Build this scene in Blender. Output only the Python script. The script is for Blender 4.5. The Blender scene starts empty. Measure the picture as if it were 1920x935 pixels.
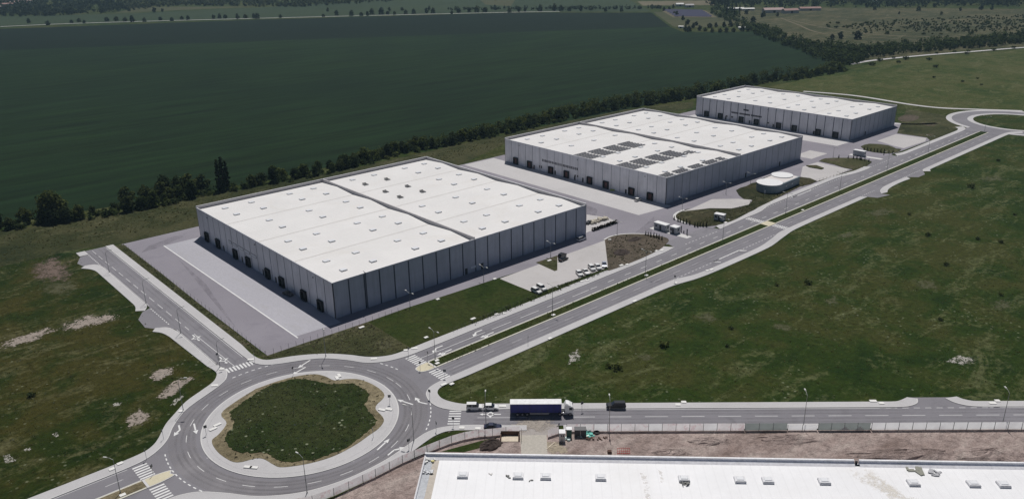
import bpy, math, random
from mathutils import Vector, Matrix

scene = bpy.context.scene
COL = scene.collection
R = math.radians

# ------------------------------------------------------------------ camera, world, sun, exposure
# world frame: X runs along the boulevard, Y across it towards the crop field, metres; the corner of
# the nearest warehouse is the origin
F_PX, PITCH, ROLL, TH = 1520.2, R(20.673), R(-0.8987), R(41.4825)
CAM = Vector((-118.937, -224.503, 117.103))
_rt = Vector((math.cos(TH), -math.sin(TH), 0)); _fw = Vector((math.sin(TH), math.cos(TH), 0)); _up = Vector((0, 0, 1))
FWD = _fw*math.cos(PITCH) - _up*math.sin(PITCH); UPV = _fw*math.sin(PITCH) + _up*math.cos(PITCH)
RIGHT = _rt*math.cos(ROLL) + UPV*math.sin(ROLL); UP2 = -_rt*math.sin(ROLL) + UPV*math.cos(ROLL)
cam_d = bpy.data.cameras.new('camera'); cam = bpy.data.objects.new('camera', cam_d); COL.objects.link(cam)
M3 = Matrix((RIGHT, UP2, -FWD)).transposed()
cam.matrix_world = Matrix.Translation(CAM) @ M3.to_4x4()
cam_d.sensor_fit = 'HORIZONTAL'; cam_d.sensor_width = 36; cam_d.lens = 36*F_PX/1920
cam_d.clip_start = 1; cam_d.clip_end = 30000
scene.camera = cam

world = bpy.data.worlds.new('World'); scene.world = world; world.use_nodes = True
wn = world.node_tree.nodes; wl = world.node_tree.links
bg = wn['Background']; sky = wn.new('ShaderNodeTexSky'); sky.sky_type = 'NISHITA'; sky.sun_disc = False
SUN_EL, SUN_AZ = R(61.4), R(44)          # azimuth measured from +Y towards +X
sky.sun_elevation = SUN_EL; sky.sun_rotation = SUN_AZ; sky.air_density = 0.7; sky.dust_density = 0.5; sky.ozone_density = 1.0
wl.new(sky.outputs[0], bg.inputs[0]); bg.inputs[1].default_value = 0.05
sd = bpy.data.lights.new('sun', 'SUN'); sd.energy = 5.0; sd.angle = R(0.53); sd.color = (1, .965, .92)
so = bpy.data.objects.new('sun', sd); COL.objects.link(so)
sdir = Vector((math.sin(SUN_AZ)*math.cos(SUN_EL), math.cos(SUN_AZ)*math.cos(SUN_EL), math.sin(SUN_EL)))
so.rotation_euler = sdir.to_track_quat('Z', 'Y').to_euler(); so.location = (0, 0, 400)
vs = scene.view_settings; vs.view_transform = 'Standard'; vs.look = 'None'; vs.exposure = -0.54; vs.gamma = 1; vs.use_curve_mapping = False
scene.cycles.max_bounces = 6; scene.cycles.volume_bounces = 0; scene.cycles.transparent_max_bounces = 12
rng = random.Random(11)

# ------------------------------------------------------------------ measuring helpers
def G(px, py, z=0.0):
    """where the photograph's line of sight through (px, py) meets the level z"""
    d = RIGHT*((px-960)/F_PX) - UP2*((py-467.5)/F_PX) + FWD
    t = (z-CAM.z)/d.z
    p = CAM + d*t
    return (p.x, p.y)
def GL(pts, z=0.0): return [G(a, b, z) for a, b in pts]
def crop(x0, y0, s, pts): return [(x0+a/s, y0+b/s) for a, b in pts]
TD = Vector((.736, -.677)); TN = Vector((.677, .736))           # along / across the lorry road
def T(t, n): return (TD.x*t+TN.x*n, TD.y*t+TN.y*n)
T_ANG = math.atan2(TD.y, TD.x)
def toT(p): return (p[0]*TD.x+p[1]*TD.y, p[0]*TN.x+p[1]*TN.y)
def RY(x): return 0.0 if x < 60 else .012*(x-60)                # the boulevard bends very slightly
def smooth(pts, n=6):
    P = [Vector((p[0], p[1])) for p in pts]; out = []
    for i in range(len(P)-1):
        p0 = P[max(i-1, 0)]; p1 = P[i]; p2 = P[i+1]; p3 = P[min(i+2, len(P)-1)]
        L = (p2-p1).length
        # clamp tangents of long straights so that they do not overshoot
        m1 = (p2-p0); m2 = (p3-p1)
        m1 = m1.normalized()*min(L, (p1-p0).length*1.5 if i else L) if m1.length else m1
        m2 = m2.normalized()*min(L, (p3-p2).length*1.5 if i < len(P)-2 else L) if m2.length else m2
        for k in range(n):
            t = k/n
            h00 = 2*t**3-3*t*t+1; h10 = t**3-2*t*t+t; h01 = -2*t**3+3*t*t; h11 = t**3-t*t
            q = p1*h00 + m1*h10 + p2*h01 + m2*h11
            out.append((q.x, q.y))
    out.append((P[-1].x, P[-1].y))
    return out
def resample(pts, n):
    P = [Vector(p) for p in pts]; d = [0]
    for a, b in zip(P, P[1:]): d.append(d[-1]+(b-a).length)
    out = []; j = 0
    for i in range(n):
        s = d[-1]*i/(n-1)
        while j < len(P)-2 and d[j+1] < s: j += 1
        t = (s-d[j])/max(d[j+1]-d[j], 1e-9)
        q = P[j].lerp(P[j+1], min(max(t, 0), 1)); out.append((q.x, q.y))
    return out
def offset(pts, o):
    P = [Vector(p) for p in pts]; out = []
    for i, p in enumerate(P):
        t = (P[min(i+1, len(P)-1)]-P[max(i-1, 0)]).normalized()
        out.append((p.x-t.y*o, p.y+t.x*o))
    return out

# ------------------------------------------------------------------ materials
class NT:
    def __init__(s, name):
        s.m = bpy.data.materials.new(name); s.m.use_nodes = True; s.t = s.m.node_tree; s.n = s.t.nodes; s.b = s.n['Principled BSDF']
    def new(s, k, **kw):
        n = s.n.new(k)
        for a, b in kw.items(): setattr(n, a, b)
        return n
    def link(s, a, b): s.t.links.new(a, b)
    def pos(s, coord='pos', rot=0, scl=(1, 1, 1)):
        if coord == 'pos': o = s.new('ShaderNodeNewGeometry').outputs['Position']
        else: o = s.new('ShaderNodeTexCoord').outputs['Object']
        mp = s.new('ShaderNodeMapping'); mp.inputs['Rotation'].default_value = (0, 0, rot); mp.inputs['Scale'].default_value = scl
        s.link(o, mp.inputs[0]); return mp.outputs[0]
    def noise(s, vec, scale, detail=3, rough=.55, dist=0):
        n = s.new('ShaderNodeTexNoise'); n.inputs['Scale'].default_value = scale; n.inputs['Detail'].default_value = detail
        n.inputs['Roughness'].default_value = rough; n.inputs['Distortion'].default_value = dist; s.link(vec, n.inputs['Vector']); return n.outputs['Fac']
    def ramp(s, fac, stops, interp='LINEAR'):
        r = s.new('ShaderNodeValToRGB'); r.color_ramp.interpolation = interp; e = r.color_ramp.elements
        while len(e) < len(stops): e.new(.5)
        for el, (p, c) in zip(e, stops):
            el.position = p; el.color = (c, c, c, 1) if isinstance(c, (int, float)) else (*c, 1)
        s.link(fac, r.inputs[0]); return r.outputs[0]
    def mix(s, fac, a, b, mode='MIX'):
        m = s.new('ShaderNodeMix', data_type='RGBA', blend_type=mode)
        for v, i in ((fac, 0), (a, 6), (b, 7)):
            if isinstance(v, (int, float)): m.inputs[i].default_value = v
            elif isinstance(v, tuple): m.inputs[i].default_value = (*v, 1)
            else: s.link(v, m.inputs[i])
        return m.outputs[2]
    def math(s, op, a, b):
        m = s.new('ShaderNodeMath', operation=op)
        for v, i in ((a, 0), (b, 1)):
            if isinstance(v, (int, float)): m.inputs[i].default_value = v
            else: s.link(v, m.inputs[i])
        return m.outputs[0]
    def bump(s, h, strength=.5, dist=.1):
        b = s.new('ShaderNodeBump'); b.inputs['Strength'].default_value = strength; b.inputs['Distance'].default_value = dist
        s.link(h, b.inputs['Height']); s.link(b.outputs[0], s.b.inputs['Normal'])
    def done(s, col, rough=.8, metal=0, spec=.3):
        if isinstance(col, tuple): s.b.inputs['Base Color'].default_value = (*col, 1)
        else: s.link(col, s.b.inputs['Base Color'])
        s.b.inputs['Roughness'].default_value = rough; s.b.inputs['Metallic'].default_value = metal
        s.b.inputs['Specular IOR Level'].default_value = spec
        return s.m
MATS = {}
def plain(name, c, rough=.6, metal=0, spec=.4, var=.12, scale=1.5):
    """a colour with slight procedural wear"""
    if name in MATS: return MATS[name]
    k = NT(name); v = k.pos('obj'); n = k.noise(v, scale, 4, .6)
    lo = tuple(x*(1-var) for x in c); hi = tuple(min(1, x*(1+var)) for x in c)
    MATS[name] = k.done(k.ramp(n, [(.3, lo), (.7, hi)]), rough, metal, spec); return MATS[name]
def surface(name, c, var, s_big, s_fine, fine=.1, rough=.9, bump=.0, stain=None, rot=0, scl=(1, 1, 1)):
    """paving and mineral surfaces: big patches, fine grain, optional stains"""
    k = NT(name); v = k.pos(rot=rot, scl=scl)
    a = k.noise(v, s_big, 4, .6, .3); f = k.noise(v, s_fine, 3, .6)
    col = k.ramp(a, [(.3, tuple(x*(1-var) for x in c)), (.7, tuple(x*(1+var) for x in c))])
    col = k.mix(1, col, k.ramp(f, [(.25, 1-fine), (.75, 1+fine)]), 'MULTIPLY')
    if stain:
        sc, thr, sf = stain
        m = k.ramp(k.noise(v, s_big*3.7, 5, .65, .6), [(thr, 0), (min(1, thr+.18), 1)])
        col = k.mix(k.math('MULTIPLY', m, sf), col, sc)
    if bump: k.bump(f, bump, .05)
    return k.done(col, rough, 0, .25)
def meadow(name, dark, mid, olive, dry, dry_amt=.62, soil=None, fleck=0, rot=R(41)):
    k = NT(name); v = k.pos(); vs_ = k.pos(rot=rot, scl=(.5, 1.4, 1))
    big = k.noise(v, .011, 3, .55, .4); midn = k.noise(v, .07, 4, .6, .3); tuft = k.noise(v, .55, 4, .7); fine = k.noise(v, 2.6, 2, .6)
    f = k.math('ADD', k.math('MULTIPLY', big, .45), k.math('MULTIPLY', midn, .55))
    col = k.ramp(f, [(.36, dark), (.47, mid), (.57, olive)])
    st = k.noise(vs_, .06, 6, .70, 1.2)
    drym = k.ramp(k.math('ADD', k.math('MULTIPLY', st, .75), k.math('MULTIPLY', tuft, .3)), [(dry_amt-.03, 0), (dry_amt+.08, 1)])
    col = k.mix(k.math('MULTIPLY', drym, .75), col, dry)
    col = k.mix(1, col, k.ramp(tuft, [(.28, .62), (.5, 1.0), (.74, 1.34)]), 'MULTIPLY')
    col = k.mix(1, col, k.ramp(fine, [(.3, .78), (.7, 1.22)]), 'MULTIPLY')
    if soil:
        m = k.ramp(k.math('ADD', k.math('MULTIPLY', midn, .7), k.math('MULTIPLY', tuft, .35)), [(soil[1], 0), (soil[1]+.06, 1)])
        col = k.mix(m, col, soil[0])
    if fleck:
        w = k.new('ShaderNodeTexVoronoi'); w.inputs['Scale'].default_value = .42; w.inputs['Randomness'].default_value = 1; k.link(v, w.inputs['Vector'])
        wm = k.ramp(w.outputs['Distance'], [(0.1, 1), (.19, 0)])
        gate = k.ramp(k.noise(v, .05, 3, .6), [(.47, 0), (.58, 1)])
        col = k.mix(k.math('MULTIPLY', k.math('MULTIPLY', wm, gate), fleck), col, (.30, .32, .22))
    k.bump(k.math('ADD', tuft, k.math('MULTIPLY', fine, .4)), .9, .5)
    return k.done(col, .95, 0, .1)

M_GROUND = meadow('meadow_grass', (.012, .029, .004), (.024, .042, .006), (.044, .050, .012), (.098, .106, .046), .575, fleck=.4)
M_MEADOW_L = meadow('rough_meadow_grass', (.009, .023, .003), (.020, .032, .004), (.044, .042, .009), (.10, .096, .045), .58, fleck=.35, rot=R(30))
M_LAWN = meadow('lawn_grass', (.017, .031, .005), (.025, .041, .007), (.038, .047, .012), (.08, .085, .035), .68)
M_ISLE = meadow('flowering_grass', (.015, .027, .007), (.024, .037, .009), (.038, .046, .015), (.08, .088, .045), .62, fleck=.8)
M_VERGE = meadow('verge_grass', (.030, .034, .014), (.045, .050, .020), (.07, .07, .032), (.14, .13, .08), .60, soil=((.10, .08, .06), .60))
M_BED = meadow('planted_bed_growth', (.016, .022, .008), (.030, .034, .014), (.055, .050, .026), (.11, .105, .06), .58)
M_SCRUB = meadow('scrub_grass', (.035, .042, .02), (.05, .056, .026), (.085, .08, .042), (.16, .145, .09), .58)
M_STRAW = meadow('dry_straw', (.13, .11, .065), (.19, .16, .10), (.25, .21, .135), (.3, .26, .17), .6)
M_DARKSOIL = meadow('weedy_soil', (.042, .044, .024), (.072, .062, .042), (.105, .086, .066), (.15, .135, .10), .58)
M_HEAP = plain('dark_heaped_soil', (.055, .040, .034), .95, var=.3, scale=2)
M_FARMEAD = meadow('far_meadow_grass', (.026, .048, .010), (.050, .066, .016), (.075, .080, .028), (.125, .125, .06), .58)
def crop_mat(name, a, b, streak):
    k = NT(name); rt = R(31.3)
    v1 = k.pos(rot=rt, scl=(.10, 1, 1)); v = k.pos()
    big = k.noise(v, .004, 3, .6, .5); s1 = k.noise(v1, .11, 4, .65); s2 = k.noise(v1, .10, 5, .7); fine = k.noise(v, .9, 3, .7)
    col = k.ramp(k.math('ADD', k.math('MULTIPLY', big, .6), k.math('MULTIPLY', s1, .4)), [(.35, a), (.65, b)])
    col = k.mix(1, col, k.ramp(s2, [(.36, 1-streak), (.64, 1+streak)]), 'MULTIPLY')
    col = k.mix(1, col, k.ramp(fine, [(.3, .85), (.7, 1.15)]), 'MULTIPLY')
    k.bump(fine, .5, .3)
    return k.done(col, .95, 0, .08)
M_CROP = crop_mat('wheat_crop', (.0070, .0185, .0075), (.0125, .0285, .0088), .34)
M_CROP_DARK = crop_mat('dark_crop', (.0050, .0120, .0066), (.0075, .0160, .0085), .16)
M_FAR_GREEN = crop_mat('far_field_green', (.030, .047, .026), (.042, .060, .030), .12)
M_FAR_OLIVE = crop_mat('far_field_olive', (.055, .062, .032), (.085, .085, .045), .18)
M_FAR_TAN = crop_mat('far_field_tan', (.12, .105, .07), (.17, .15, .10), .15)

M_ASPH = surface('aged_asphalt', (.222, .214, .233), .09, .035, 3.0, .07, .9, .2, ((.165, .158, .175), .54, .7))
M_ASPH_YARD = surface('yard_asphalt', (.258, .243, .274), .10, .03, 2.0, .06, .9, .15, ((.215, .20, .235), .54, .7))
M_PAVE = surface('concrete_paving', (.51, .50, .505), .07, .06, 4.0, .08, .9, .1, ((.36, .35, .34), .58, .5))
M_KERB = surface('kerb_stone', (.62, .61, .60), .06, .2, 5.0, .08, .85)
M_APRON = surface('apron_concrete', (.415, .408, .445), .06, .05, 1.5, .06, .9, .1, ((.38, .37, .375), .55, .6), scl=(1, .35, 1))
M_APRON_PALE = surface('pale_apron_concrete', (.53, .515, .515), .05, .05, 1.5, .06, .9, .1, ((.47, .455, .45), .55, .6))
M_LOT = surface('pale_gravel_paving', (.50, .48, .475), .06, .07, 2.5, .08, .95, .15, ((.42, .39, .36), .57, .6))
M_SOIL = None
def soil_mat():
    k = NT('excavated_soil'); v = k.pos(); v2 = k.pos(rot=-T_ANG, scl=(.35, 1, 1))
    a = k.noise(v2, .12, 5, .65, .6); b = k.noise(v, .5, 5, .72, .4); c = k.noise(v, 2.5, 3, .7)
    col = k.ramp(a, [(.3, (.22, .165, .145)), (.5, (.37, .295, .27)), (.68, (.48, .41, .37))])
    col = k.mix(1, col, k.ramp(b, [(.3, .62), (.5, 1), (.72, 1.3)]), 'MULTIPLY')
    col = k.mix(1, col, k.ramp(c, [(.3, .75), (.7, 1.2)]), 'MULTIPLY')
    k.bump(k.math('ADD', b, k.math('MULTIPLY', c, .35)), 1, .8)
    return k.done(col, .97, 0, .1)
M_SOIL = soil_mat()
M_WHITE = surface('road_paint', (.74, .74, .73), .08, .4, 3, .12, .8)
M_CREAM = surface('cream_kerb', (.60, .58, .50), .06, .3, 4, .08, .85)
M_YELLOW = surface('pale_island_paving', (.62, .57, .42), .06, .4, 3, .08, .9)
M_LANE_WORN = surface('worn_road_paint', (.45, .44, .45), .12, .6, 3, .15, .85)
def roof_mat(name, c, seam=1.5, stain=.5):
    k = NT(name); v = k.pos('obj'); a = k.noise(v, .06, 4, .6, .4); f = k.noise(v, .9, 4, .65)
    col = k.ramp(a, [(.3, tuple(x*.95 for x in c)), (.7, tuple(min(x*1.03, .92) for x in c))])
    col = k.mix(1, col, k.ramp(f, [(.25, .975), (.75, 1.02)]), 'MULTIPLY')
    wv = k.new('ShaderNodeTexWave', wave_type='BANDS', bands_direction='X'); wv.inputs['Scale'].default_value = .314/seam*1.0; wv.inputs['Distortion'].default_value = 0
    k.link(v, wv.inputs['Vector'])
    col = k.mix(.5, col, k.mix(1, col, k.ramp(wv.outputs['Fac'], [(0, .90), (.06, 1), (1, 1)]), 'MULTIPLY'))
    m = k.ramp(k.noise(v, .035, 5, .7, 1.2), [(.54, 0), (.72, 1)])
    col = k.mix(k.math('MULTIPLY', m, stain), col, tuple(x*y for x, y in zip(c, (.88, .85, .80))))
    dr = k.ramp(k.noise(v, .5, 6, .75, 1.0), [(.62, 0), (.74, 1)])
    col = k.mix(k.math('MULTIPLY', dr, stain*.5), col, tuple(x*y for x, y in zip(c, (.80, .78, .74))))
    return k.done(col, .55, 0, .3)
M_ROOF = roof_mat('white_roof_membrane', (.76, .745, .73))
M_ROOF_NEW = roof_mat('new_white_membrane', (.86, .86, .875), 2.0, .25)
M_VALLEY = plain('roof_valley_grey', (.62, .60, .58), .7, var=.1)
def wall_mat(name, c):
    """sandwich panels: each a little different, rain streaks running down, fine ribs"""
    k = NT(name); v = k.pos('obj'); st = k.pos('obj', scl=(1, 1, .06))
    a = k.noise(v, .13, 2, .5); b_ = k.noise(st, .9, 4, .7); f = k.noise(v, .5, 4, .7)
    col = k.ramp(a, [(.3, tuple(x*.92 for x in c)), (.7, tuple(min(.9, x*1.07) for x in c))])
    col = k.mix(1, col, k.ramp(b_, [(.3, .86), (.55, 1), (.8, 1.04)]), 'MULTIPLY')
    col = k.mix(1, col, k.ramp(f, [(.3, .96), (.7, 1.03)]), 'MULTIPLY')
    return k.done(col, .5, 0, .35)
M_PANEL = wall_mat('grey_wall_panel', (.66, .66, .70))  # on loading fronts, lighter than the sides to stand in for yard bounce
M_PANEL_BOUNCE = wall_mat('bounce_lit_wall_panel', (.82, .81, .84))  # bounced light from the concrete apron painted into the middle warehouse's front
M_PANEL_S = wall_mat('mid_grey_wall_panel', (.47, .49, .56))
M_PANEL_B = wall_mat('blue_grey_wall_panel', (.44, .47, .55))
M_SEAM = plain('dark_panel_joint', (.06, .07, .10), .6)
M_PARA = plain('parapet_cladding', (.50, .48, .49), .6, var=.05)
M_CAP = plain('parapet_cap', (.72, .72, .74), .4, .3)
M_BLACK = plain('black_rubber', (.012, .012, .014), .7)
M_DARK = plain('dark_grey_steel', (.05, .052, .06), .5)
M_GLASS = plain('dark_window_glass', (.02, .025, .035), .12, 0, .6)
M_PALEGLASS = plain('pale_window_glass', (.62, .65, .70), .4, 0, .4)
M_GALV = plain('galvanised_steel', (.42, .43, .45), .4, .6)
M_SKY = plain('skylight_dome', (.82, .83, .85), .25, 0, .5, .03)
M_SKYC = plain('skylight_curb', (.60, .60, .61), .6)
M_REDDOOR = plain('red_brown_door', (.14, .06, .055), .6)
M_CONC = plain('site_concrete', (.45, .42, .37), .9)
M_PAD = plain('white_concrete_pad', (.80, .79, .76), .85)
M_SIGN = plain('sign_back_metal', (.10, .105, .11), .5, .4)
M_PV = plain('photovoltaic_glass', (.10, .10, .115), .45, 0, .3)
M_PVF = plain('panel_frame', (.34, .34, .35), .6, .1)
M_CABIN = plain('cabin_sandwich_panel', (.46, .47, .48), .6, var=.06)
M_CABIN_ROOF = plain('cabin_white_roof', (.80, .80, .80), .5, var=.04)
M_TANK = plain('blue_grey_render', (.27, .32, .35), .7, var=.1)
M_TEAL = plain('teal_sheeting', (.10, .42, .36), .6)
M_RED = plain('red_mesh_barrier', (.55, .12, .10), .6)
M_WOOD = plain('raw_timber', (.62, .54, .43), .8)
M_RUST = plain('rusty_brown', (.09, .05, .035), .85)
M_LAMP = plain('lamp_grey', (.30, .31, .31), .5, .4)
M_LAMPHEAD = plain('lamp_head_pale', (.62, .62, .58), .5)

# ------------------------------------------------------------------ mesh builder
class MB:
    def __init__(s): s.v = []; s.f = []; s.mi = []
    def add(s, verts, faces, mi=0):
        o = len(s.v); s.v += [tuple(p) for p in verts]; s.f += [tuple(i+o for i in f) for f in faces]; s.mi += [mi]*len(faces); return s
    def box(s, c, sz, rz=0, mi=0, taper=1.0):
        cx, cy, cz = c; a, b, h = sz[0]/2, sz[1]/2, sz[2]/2; ca, sa = math.cos(rz), math.sin(rz); V = []
        for z, t in ((-h, 1), (h, taper)):
            for x, y in ((-a, -b), (a, -b), (a, b), (-a, b)):
                x *= t; y *= t; V.append((cx+x*ca-y*sa, cy+x*sa+y*ca, cz+z))
        return s.add(V, [(3, 2, 1, 0), (4, 5, 6, 7), (0, 1, 5, 4), (1, 2, 6, 5), (2, 3, 7, 6), (3, 0, 4, 7)], mi)
    def prism(s, poly, z0, z1, mi=0, bottom=False):
        n = len(poly)
        ar = sum(poly[i][0]*poly[(i+1) % n][1]-poly[(i+1) % n][0]*poly[i][1] for i in range(n))
        if ar < 0: poly = poly[::-1]
        V = [(x, y, z0) for x, y in poly]+[(x, y, z1) for x, y in poly]
        F = [tuple(range(n, 2*n))]+[(i, (i+1) % n, (i+1) % n+n, i+n) for i in range(n)]
        if bottom: F.append(tuple(range(n-1, -1, -1)))
        return s.add(V, F, mi)
    def sheet(s, poly, z, mi=0):
        n = len(poly)
        ar = sum(poly[i][0]*poly[(i+1) % n][1]-poly[(i+1) % n][0]*poly[i][1] for i in range(n))
        if ar < 0: poly = poly[::-1]
        return s.add([(x, y, z) for x, y in poly], [tuple(range(n))], mi)
    def strip(s, a, b, z, mi=0):
        n = len(a)
        return s.add([(x, y, z) for x, y in a]+[(x, y, z) for x, y in b], [(i, i+1, n+i+1, n+i) for i in range(n-1)], mi)
    def tube(s, p, q, r0, r1=None, n=8, mi=0, cap=True):
        p = Vector(p); q = Vector(q); r1 = r0 if r1 is None else r1; d = (q-p).normalized()
        u = d.orthogonal().normalized(); w = d.cross(u); V = []
        for c, r in ((p, r0), (q, r1)):
            for i in range(n):
                a = 2*math.pi*i/n; V.append(c+u*math.cos(a)*r+w*math.sin(a)*r)
        F = [(i, (i+1) % n, n+(i+1) % n, n+i) for i in range(n)]
        if cap: F += [tuple(range(n-1, -1, -1)), tuple(range(n, 2*n))]
        return s.add(V, F, mi)
    def side(s, prof, w, mi=0, inset=None):
        """a side outline (x, z) given a width along y; inset narrows single points"""
        n = len(prof); ins = inset or [0]*n
        V = [(x, -w/2+i, z) for (x, z), i in zip(prof, ins)]+[(x, w/2-i, z) for (x, z), i in zip(prof, ins)]
        F = [tuple(range(n)), tuple(range(2*n-1, n-1, -1))]+[((i+1) % n, i, n+i, n+(i+1) % n) for i in range(n)]
        return s.add(V, F, mi)
    def build(s, name, mats, parent=None, smooth_=False, kind=None):
        me = bpy.data.meshes.new(name); me.from_pydata(s.v, [], s.f)
        if not isinstance(mats, (list, tuple)): mats = [mats]
        for m in mats: me.materials.append(m)
        me.polygons.foreach_set('material_index', s.mi)
        if smooth_: me.polygons.foreach_set('use_smooth', [True]*len(s.f))
        me.update()
        o = bpy.data.objects.new(name, me); COL.objects.link(o)
        if parent: o.parent = parent
        if kind: o['kind'] = kind
        return o
def tag(o, label, cat, group=None):
    o['label'] = label; o['category'] = cat
    if group: o['group'] = group
    return o
def thing(name, label, cat, loc=(0, 0, 0), rz=0, group=None):
    o = bpy.data.objects.new(name, None); COL.objects.link(o); o.location = loc; o.rotation_euler = (0, 0, rz)
    o.empty_display_size = .5
    return tag(o, label, cat, group)
KIDS = {}
def copy_tree(o, parent=None):
    c = o.copy(); COL.objects.link(c)
    if parent: c.parent = parent
    for ch in o.children: copy_tree(ch, c)
    return c
def dup(o, loc, rz=0, label=None, group=None, scale=None):
    c = copy_tree(o); c.location = loc; c.rotation_euler = (0, 0, rz)
    if label: c['label'] = label
    if group: c['group'] = group
    if scale: c.scale = scale if isinstance(scale, tuple) else (scale,)*3
    return c
def struct(name, mb, m): return mb.build(name, m, kind='structure')
def flat(name, poly, z, m):
    b = MB(); b.sheet(poly, z); return struct(name, b, m)
def raised(name, poly, z0, z1, m):
    b = MB(); b.prism(poly, z0, z1); return struct(name, b, m)

# ------------------------------------------------------------------ ground, fields
b = MB(); S = 8500; b.sheet([(-S, -S), (S, -S), (S, S), (-S, S)], -.06); struct('ground', b, M_GROUND)
flat('crop_field', [(-420, 330), (-61.3, 195), (50, 178), (145, 180), (300, 170), (396, 168), (560, 168), (650, 176), (702, 190), (752, 256), (822, 328), (884, 402), (813, 469), (860, 528), (661, 651), (363, 827), (60, 1010), (-420, 1300)], -.02, M_CROP)
flat('dark_crop_strip', [(-420, 1300), (60, 1010), (363, 827), (661, 651), (860, 528), (1042, 711), (892, 905), (518, 1150), (160, 1330), (-420, 1600)], -.018, M_CROP_DARK)
flat('far_green_field', GL([(-150, 56), (0, 50), (480, 35), (960, 22.5), (1222, 22), (1205, 14), (1180, 0), (960, -2), (700, 1), (480, 15), (240, 26), (0, 31), (-150, 34)]), -.03, M_FAR_GREEN)
flat('far_meadow_strip', GL([(215, 25), (480, 13), (250, 13), (235, 20)]), -.02, M_FAR_OLIVE)
flat('far_tan_field', GL([(900, 0), (910, 9), (958, 12), (966, 0)]), -.018, M_FAR_OLIVE)
flat('far_pasture', GL([(1195, 3), (1205, 11), (1340, 10), (1335, 1)]), -.02, M_FAR_TAN)
flat('solar_park_ground', GL([(1225, 23), (1262, 50), (1290, 52), (1420, 47), (1390, 30), (1330, 20)]), -.02, M_FAR_OLIVE)
flat('gravel_yard', GL([(1240, 20), (1322, 20), (1345, 33), (1262, 33)]), -.012, M_FAR_TAN)
flat('scrub_pasture', GL([(1395, 14), (1560, 15), (1919, 17), (1990, 17), (1990, 92), (1919, 88), (1800, 95), (1640, 115), (1590, 118), (1500, 85), (1420, 52), (1375, 38)]), -.025, M_SCRUB)
b = MB(); a = resample(smooth(GL([(0, 50.5), (110, 45.5), (250, 41), (480, 35), (720, 29), (960, 23.5), (1050, 22)])), 90); b.strip(a, offset(a, 5), -.005); struct('far_farm_road', b, M_PAVE)
b = MB(); a = resample(smooth(GL([(1600, 121), (1640, 114), (1740, 104), (1830, 97), (1919, 90), (2000, 85)])), 60); b.strip(a, offset(a, 5), -.01); struct('gravel_track', b, M_PAVE)
b = MB(); a = resample(smooth(GL([(1505, 172), (1600, 180), (1700, 196), (1760, 203), (1830, 206), (1919, 209)])), 60); b.strip(a, offset(a, 4), -.008); struct('field_path', b, M_PAVE)
b = MB()
for px in ([(1462, 34), (1490, 45), (1540, 63), (1640, 71), (1740, 76)], [(1475, 37), (1560, 55), (1650, 66), (1800, 70), (1919, 68)]):
    a = resample(smooth(GL(px)), 60); b.strip(a, offset(a, 3.5), -.012)
struct('worn_track', b, M_FAR_TAN)
flat('far_meadow', GL([(1440, 163), (1590, 133), (1640, 117), (1740, 107), (1830, 100), (1919, 93), (2060, 85), (2060, 214), (1919, 210), (1830, 206), (1760, 203), (1700, 196), (1600, 180), (1505, 172)]), -.028, M_FARMEAD)
flat('rough_meadow', [(-450, 190), (-62, 186), (-52, 135), (-46, 130), (-46, 8), (-44.6, -6), (-48, -13.5), (-62, -22.8), (-72, -34.2), (-80, -35.2), (-450, -36)], -.03, M_MEADOW_L)
flat('field_margin', GL([(-60, 445), (0, 432), (100, 420), (250, 395), (375, 367), (480, 351), (655, 317), (855, 272), (960, 250), (1160, 207), (1300, 190), (1300, 203), (1200, 215), (1060, 243), (955, 265), (870, 306), (700, 345), (370, 424), (230, 457), (140, 468), (0, 500), (-60, 510)]), -.022, meadow('margin_grass', (.022, .03, .011), (.036, .042, .015), (.06, .06, .026), (.11, .105, .055), .6))

# ------------------------------------------------------------------ roads
Wk = [(-42.7, 130), (-42.7, 5), (-42.4, -4), (-42.0, -9.0), (-43.8, -13.3), (-46.4, -15.6), (-50, -17.6), (-56.3, -20.7), (-60.3, -23.3), (-65, -28.6), (-67.9, -33.0), (-71, -36), (-75.1, -38.2), (-80, -38.9), (-90, -39.0), (-160, -39.0)]
Wo = [(-46, 130), (-46, 5), (-45, -3), (-44.6, -7.2), (-45.2, -9.6), (-47.5, -12.6), (-51.7, -15), (-57.4, -18), (-62.2, -22.2), (-66, -25.9), (-69.6, -31), (-71.9, -33.4), (-74.6, -34.7), (-80, -35.2), (-90, -35.3), (-160, -35.3)]
NEk = [(-34.4, 130), (-34.4, 10), (-34.3, -6), (-33.8, -10.3), (-32.3, -13.2), (-29.1, -15.6), (-22.3, -18.8), (-17.3, -21.9), (-12.4, -28), (-9, -33.5), (-4.6, -36.6), (0.5, -38.1), (5, -38.5), (14, -38.5), (30, -38.3), (60, -38.2), (100, -37.7), (128, -37.3), (136, -36.4)]
NEo = [(-31.4, 130), (-31.4, 5), (-31.9, -4), (-31.4, -9), (-29.6, -11.5), (-22.4, -14.7), (-15.1, -19.8), (-10.2, -25.4), (-6.4, -30.9), (-1.5, -34.2), (4, -34.9), (14, -34.8), (30, -34.8), (60, -34.7), (100, -33.9), (122, -32.8), (132, -30.6)]
SEk = [T(260, -57), T(120, -57), T(60, -57), (-3.3, -75.3), (-6.2, -72.2), (-8.2, -68.4), (-8.3, -64.4), (-7.2, -61.2), (-6, -59.6), (-3.9, -58.2), (-.9, -57.5), (3, -57.3), (10, -57.3), (30, -57.3), (88, -57.1), (108, -57.2), (118, -59.6), (130, -60.2), (160, -60.1), (172, -58.4), (184, -56.0), (225, -55.5), (256, -55.4)]
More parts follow.
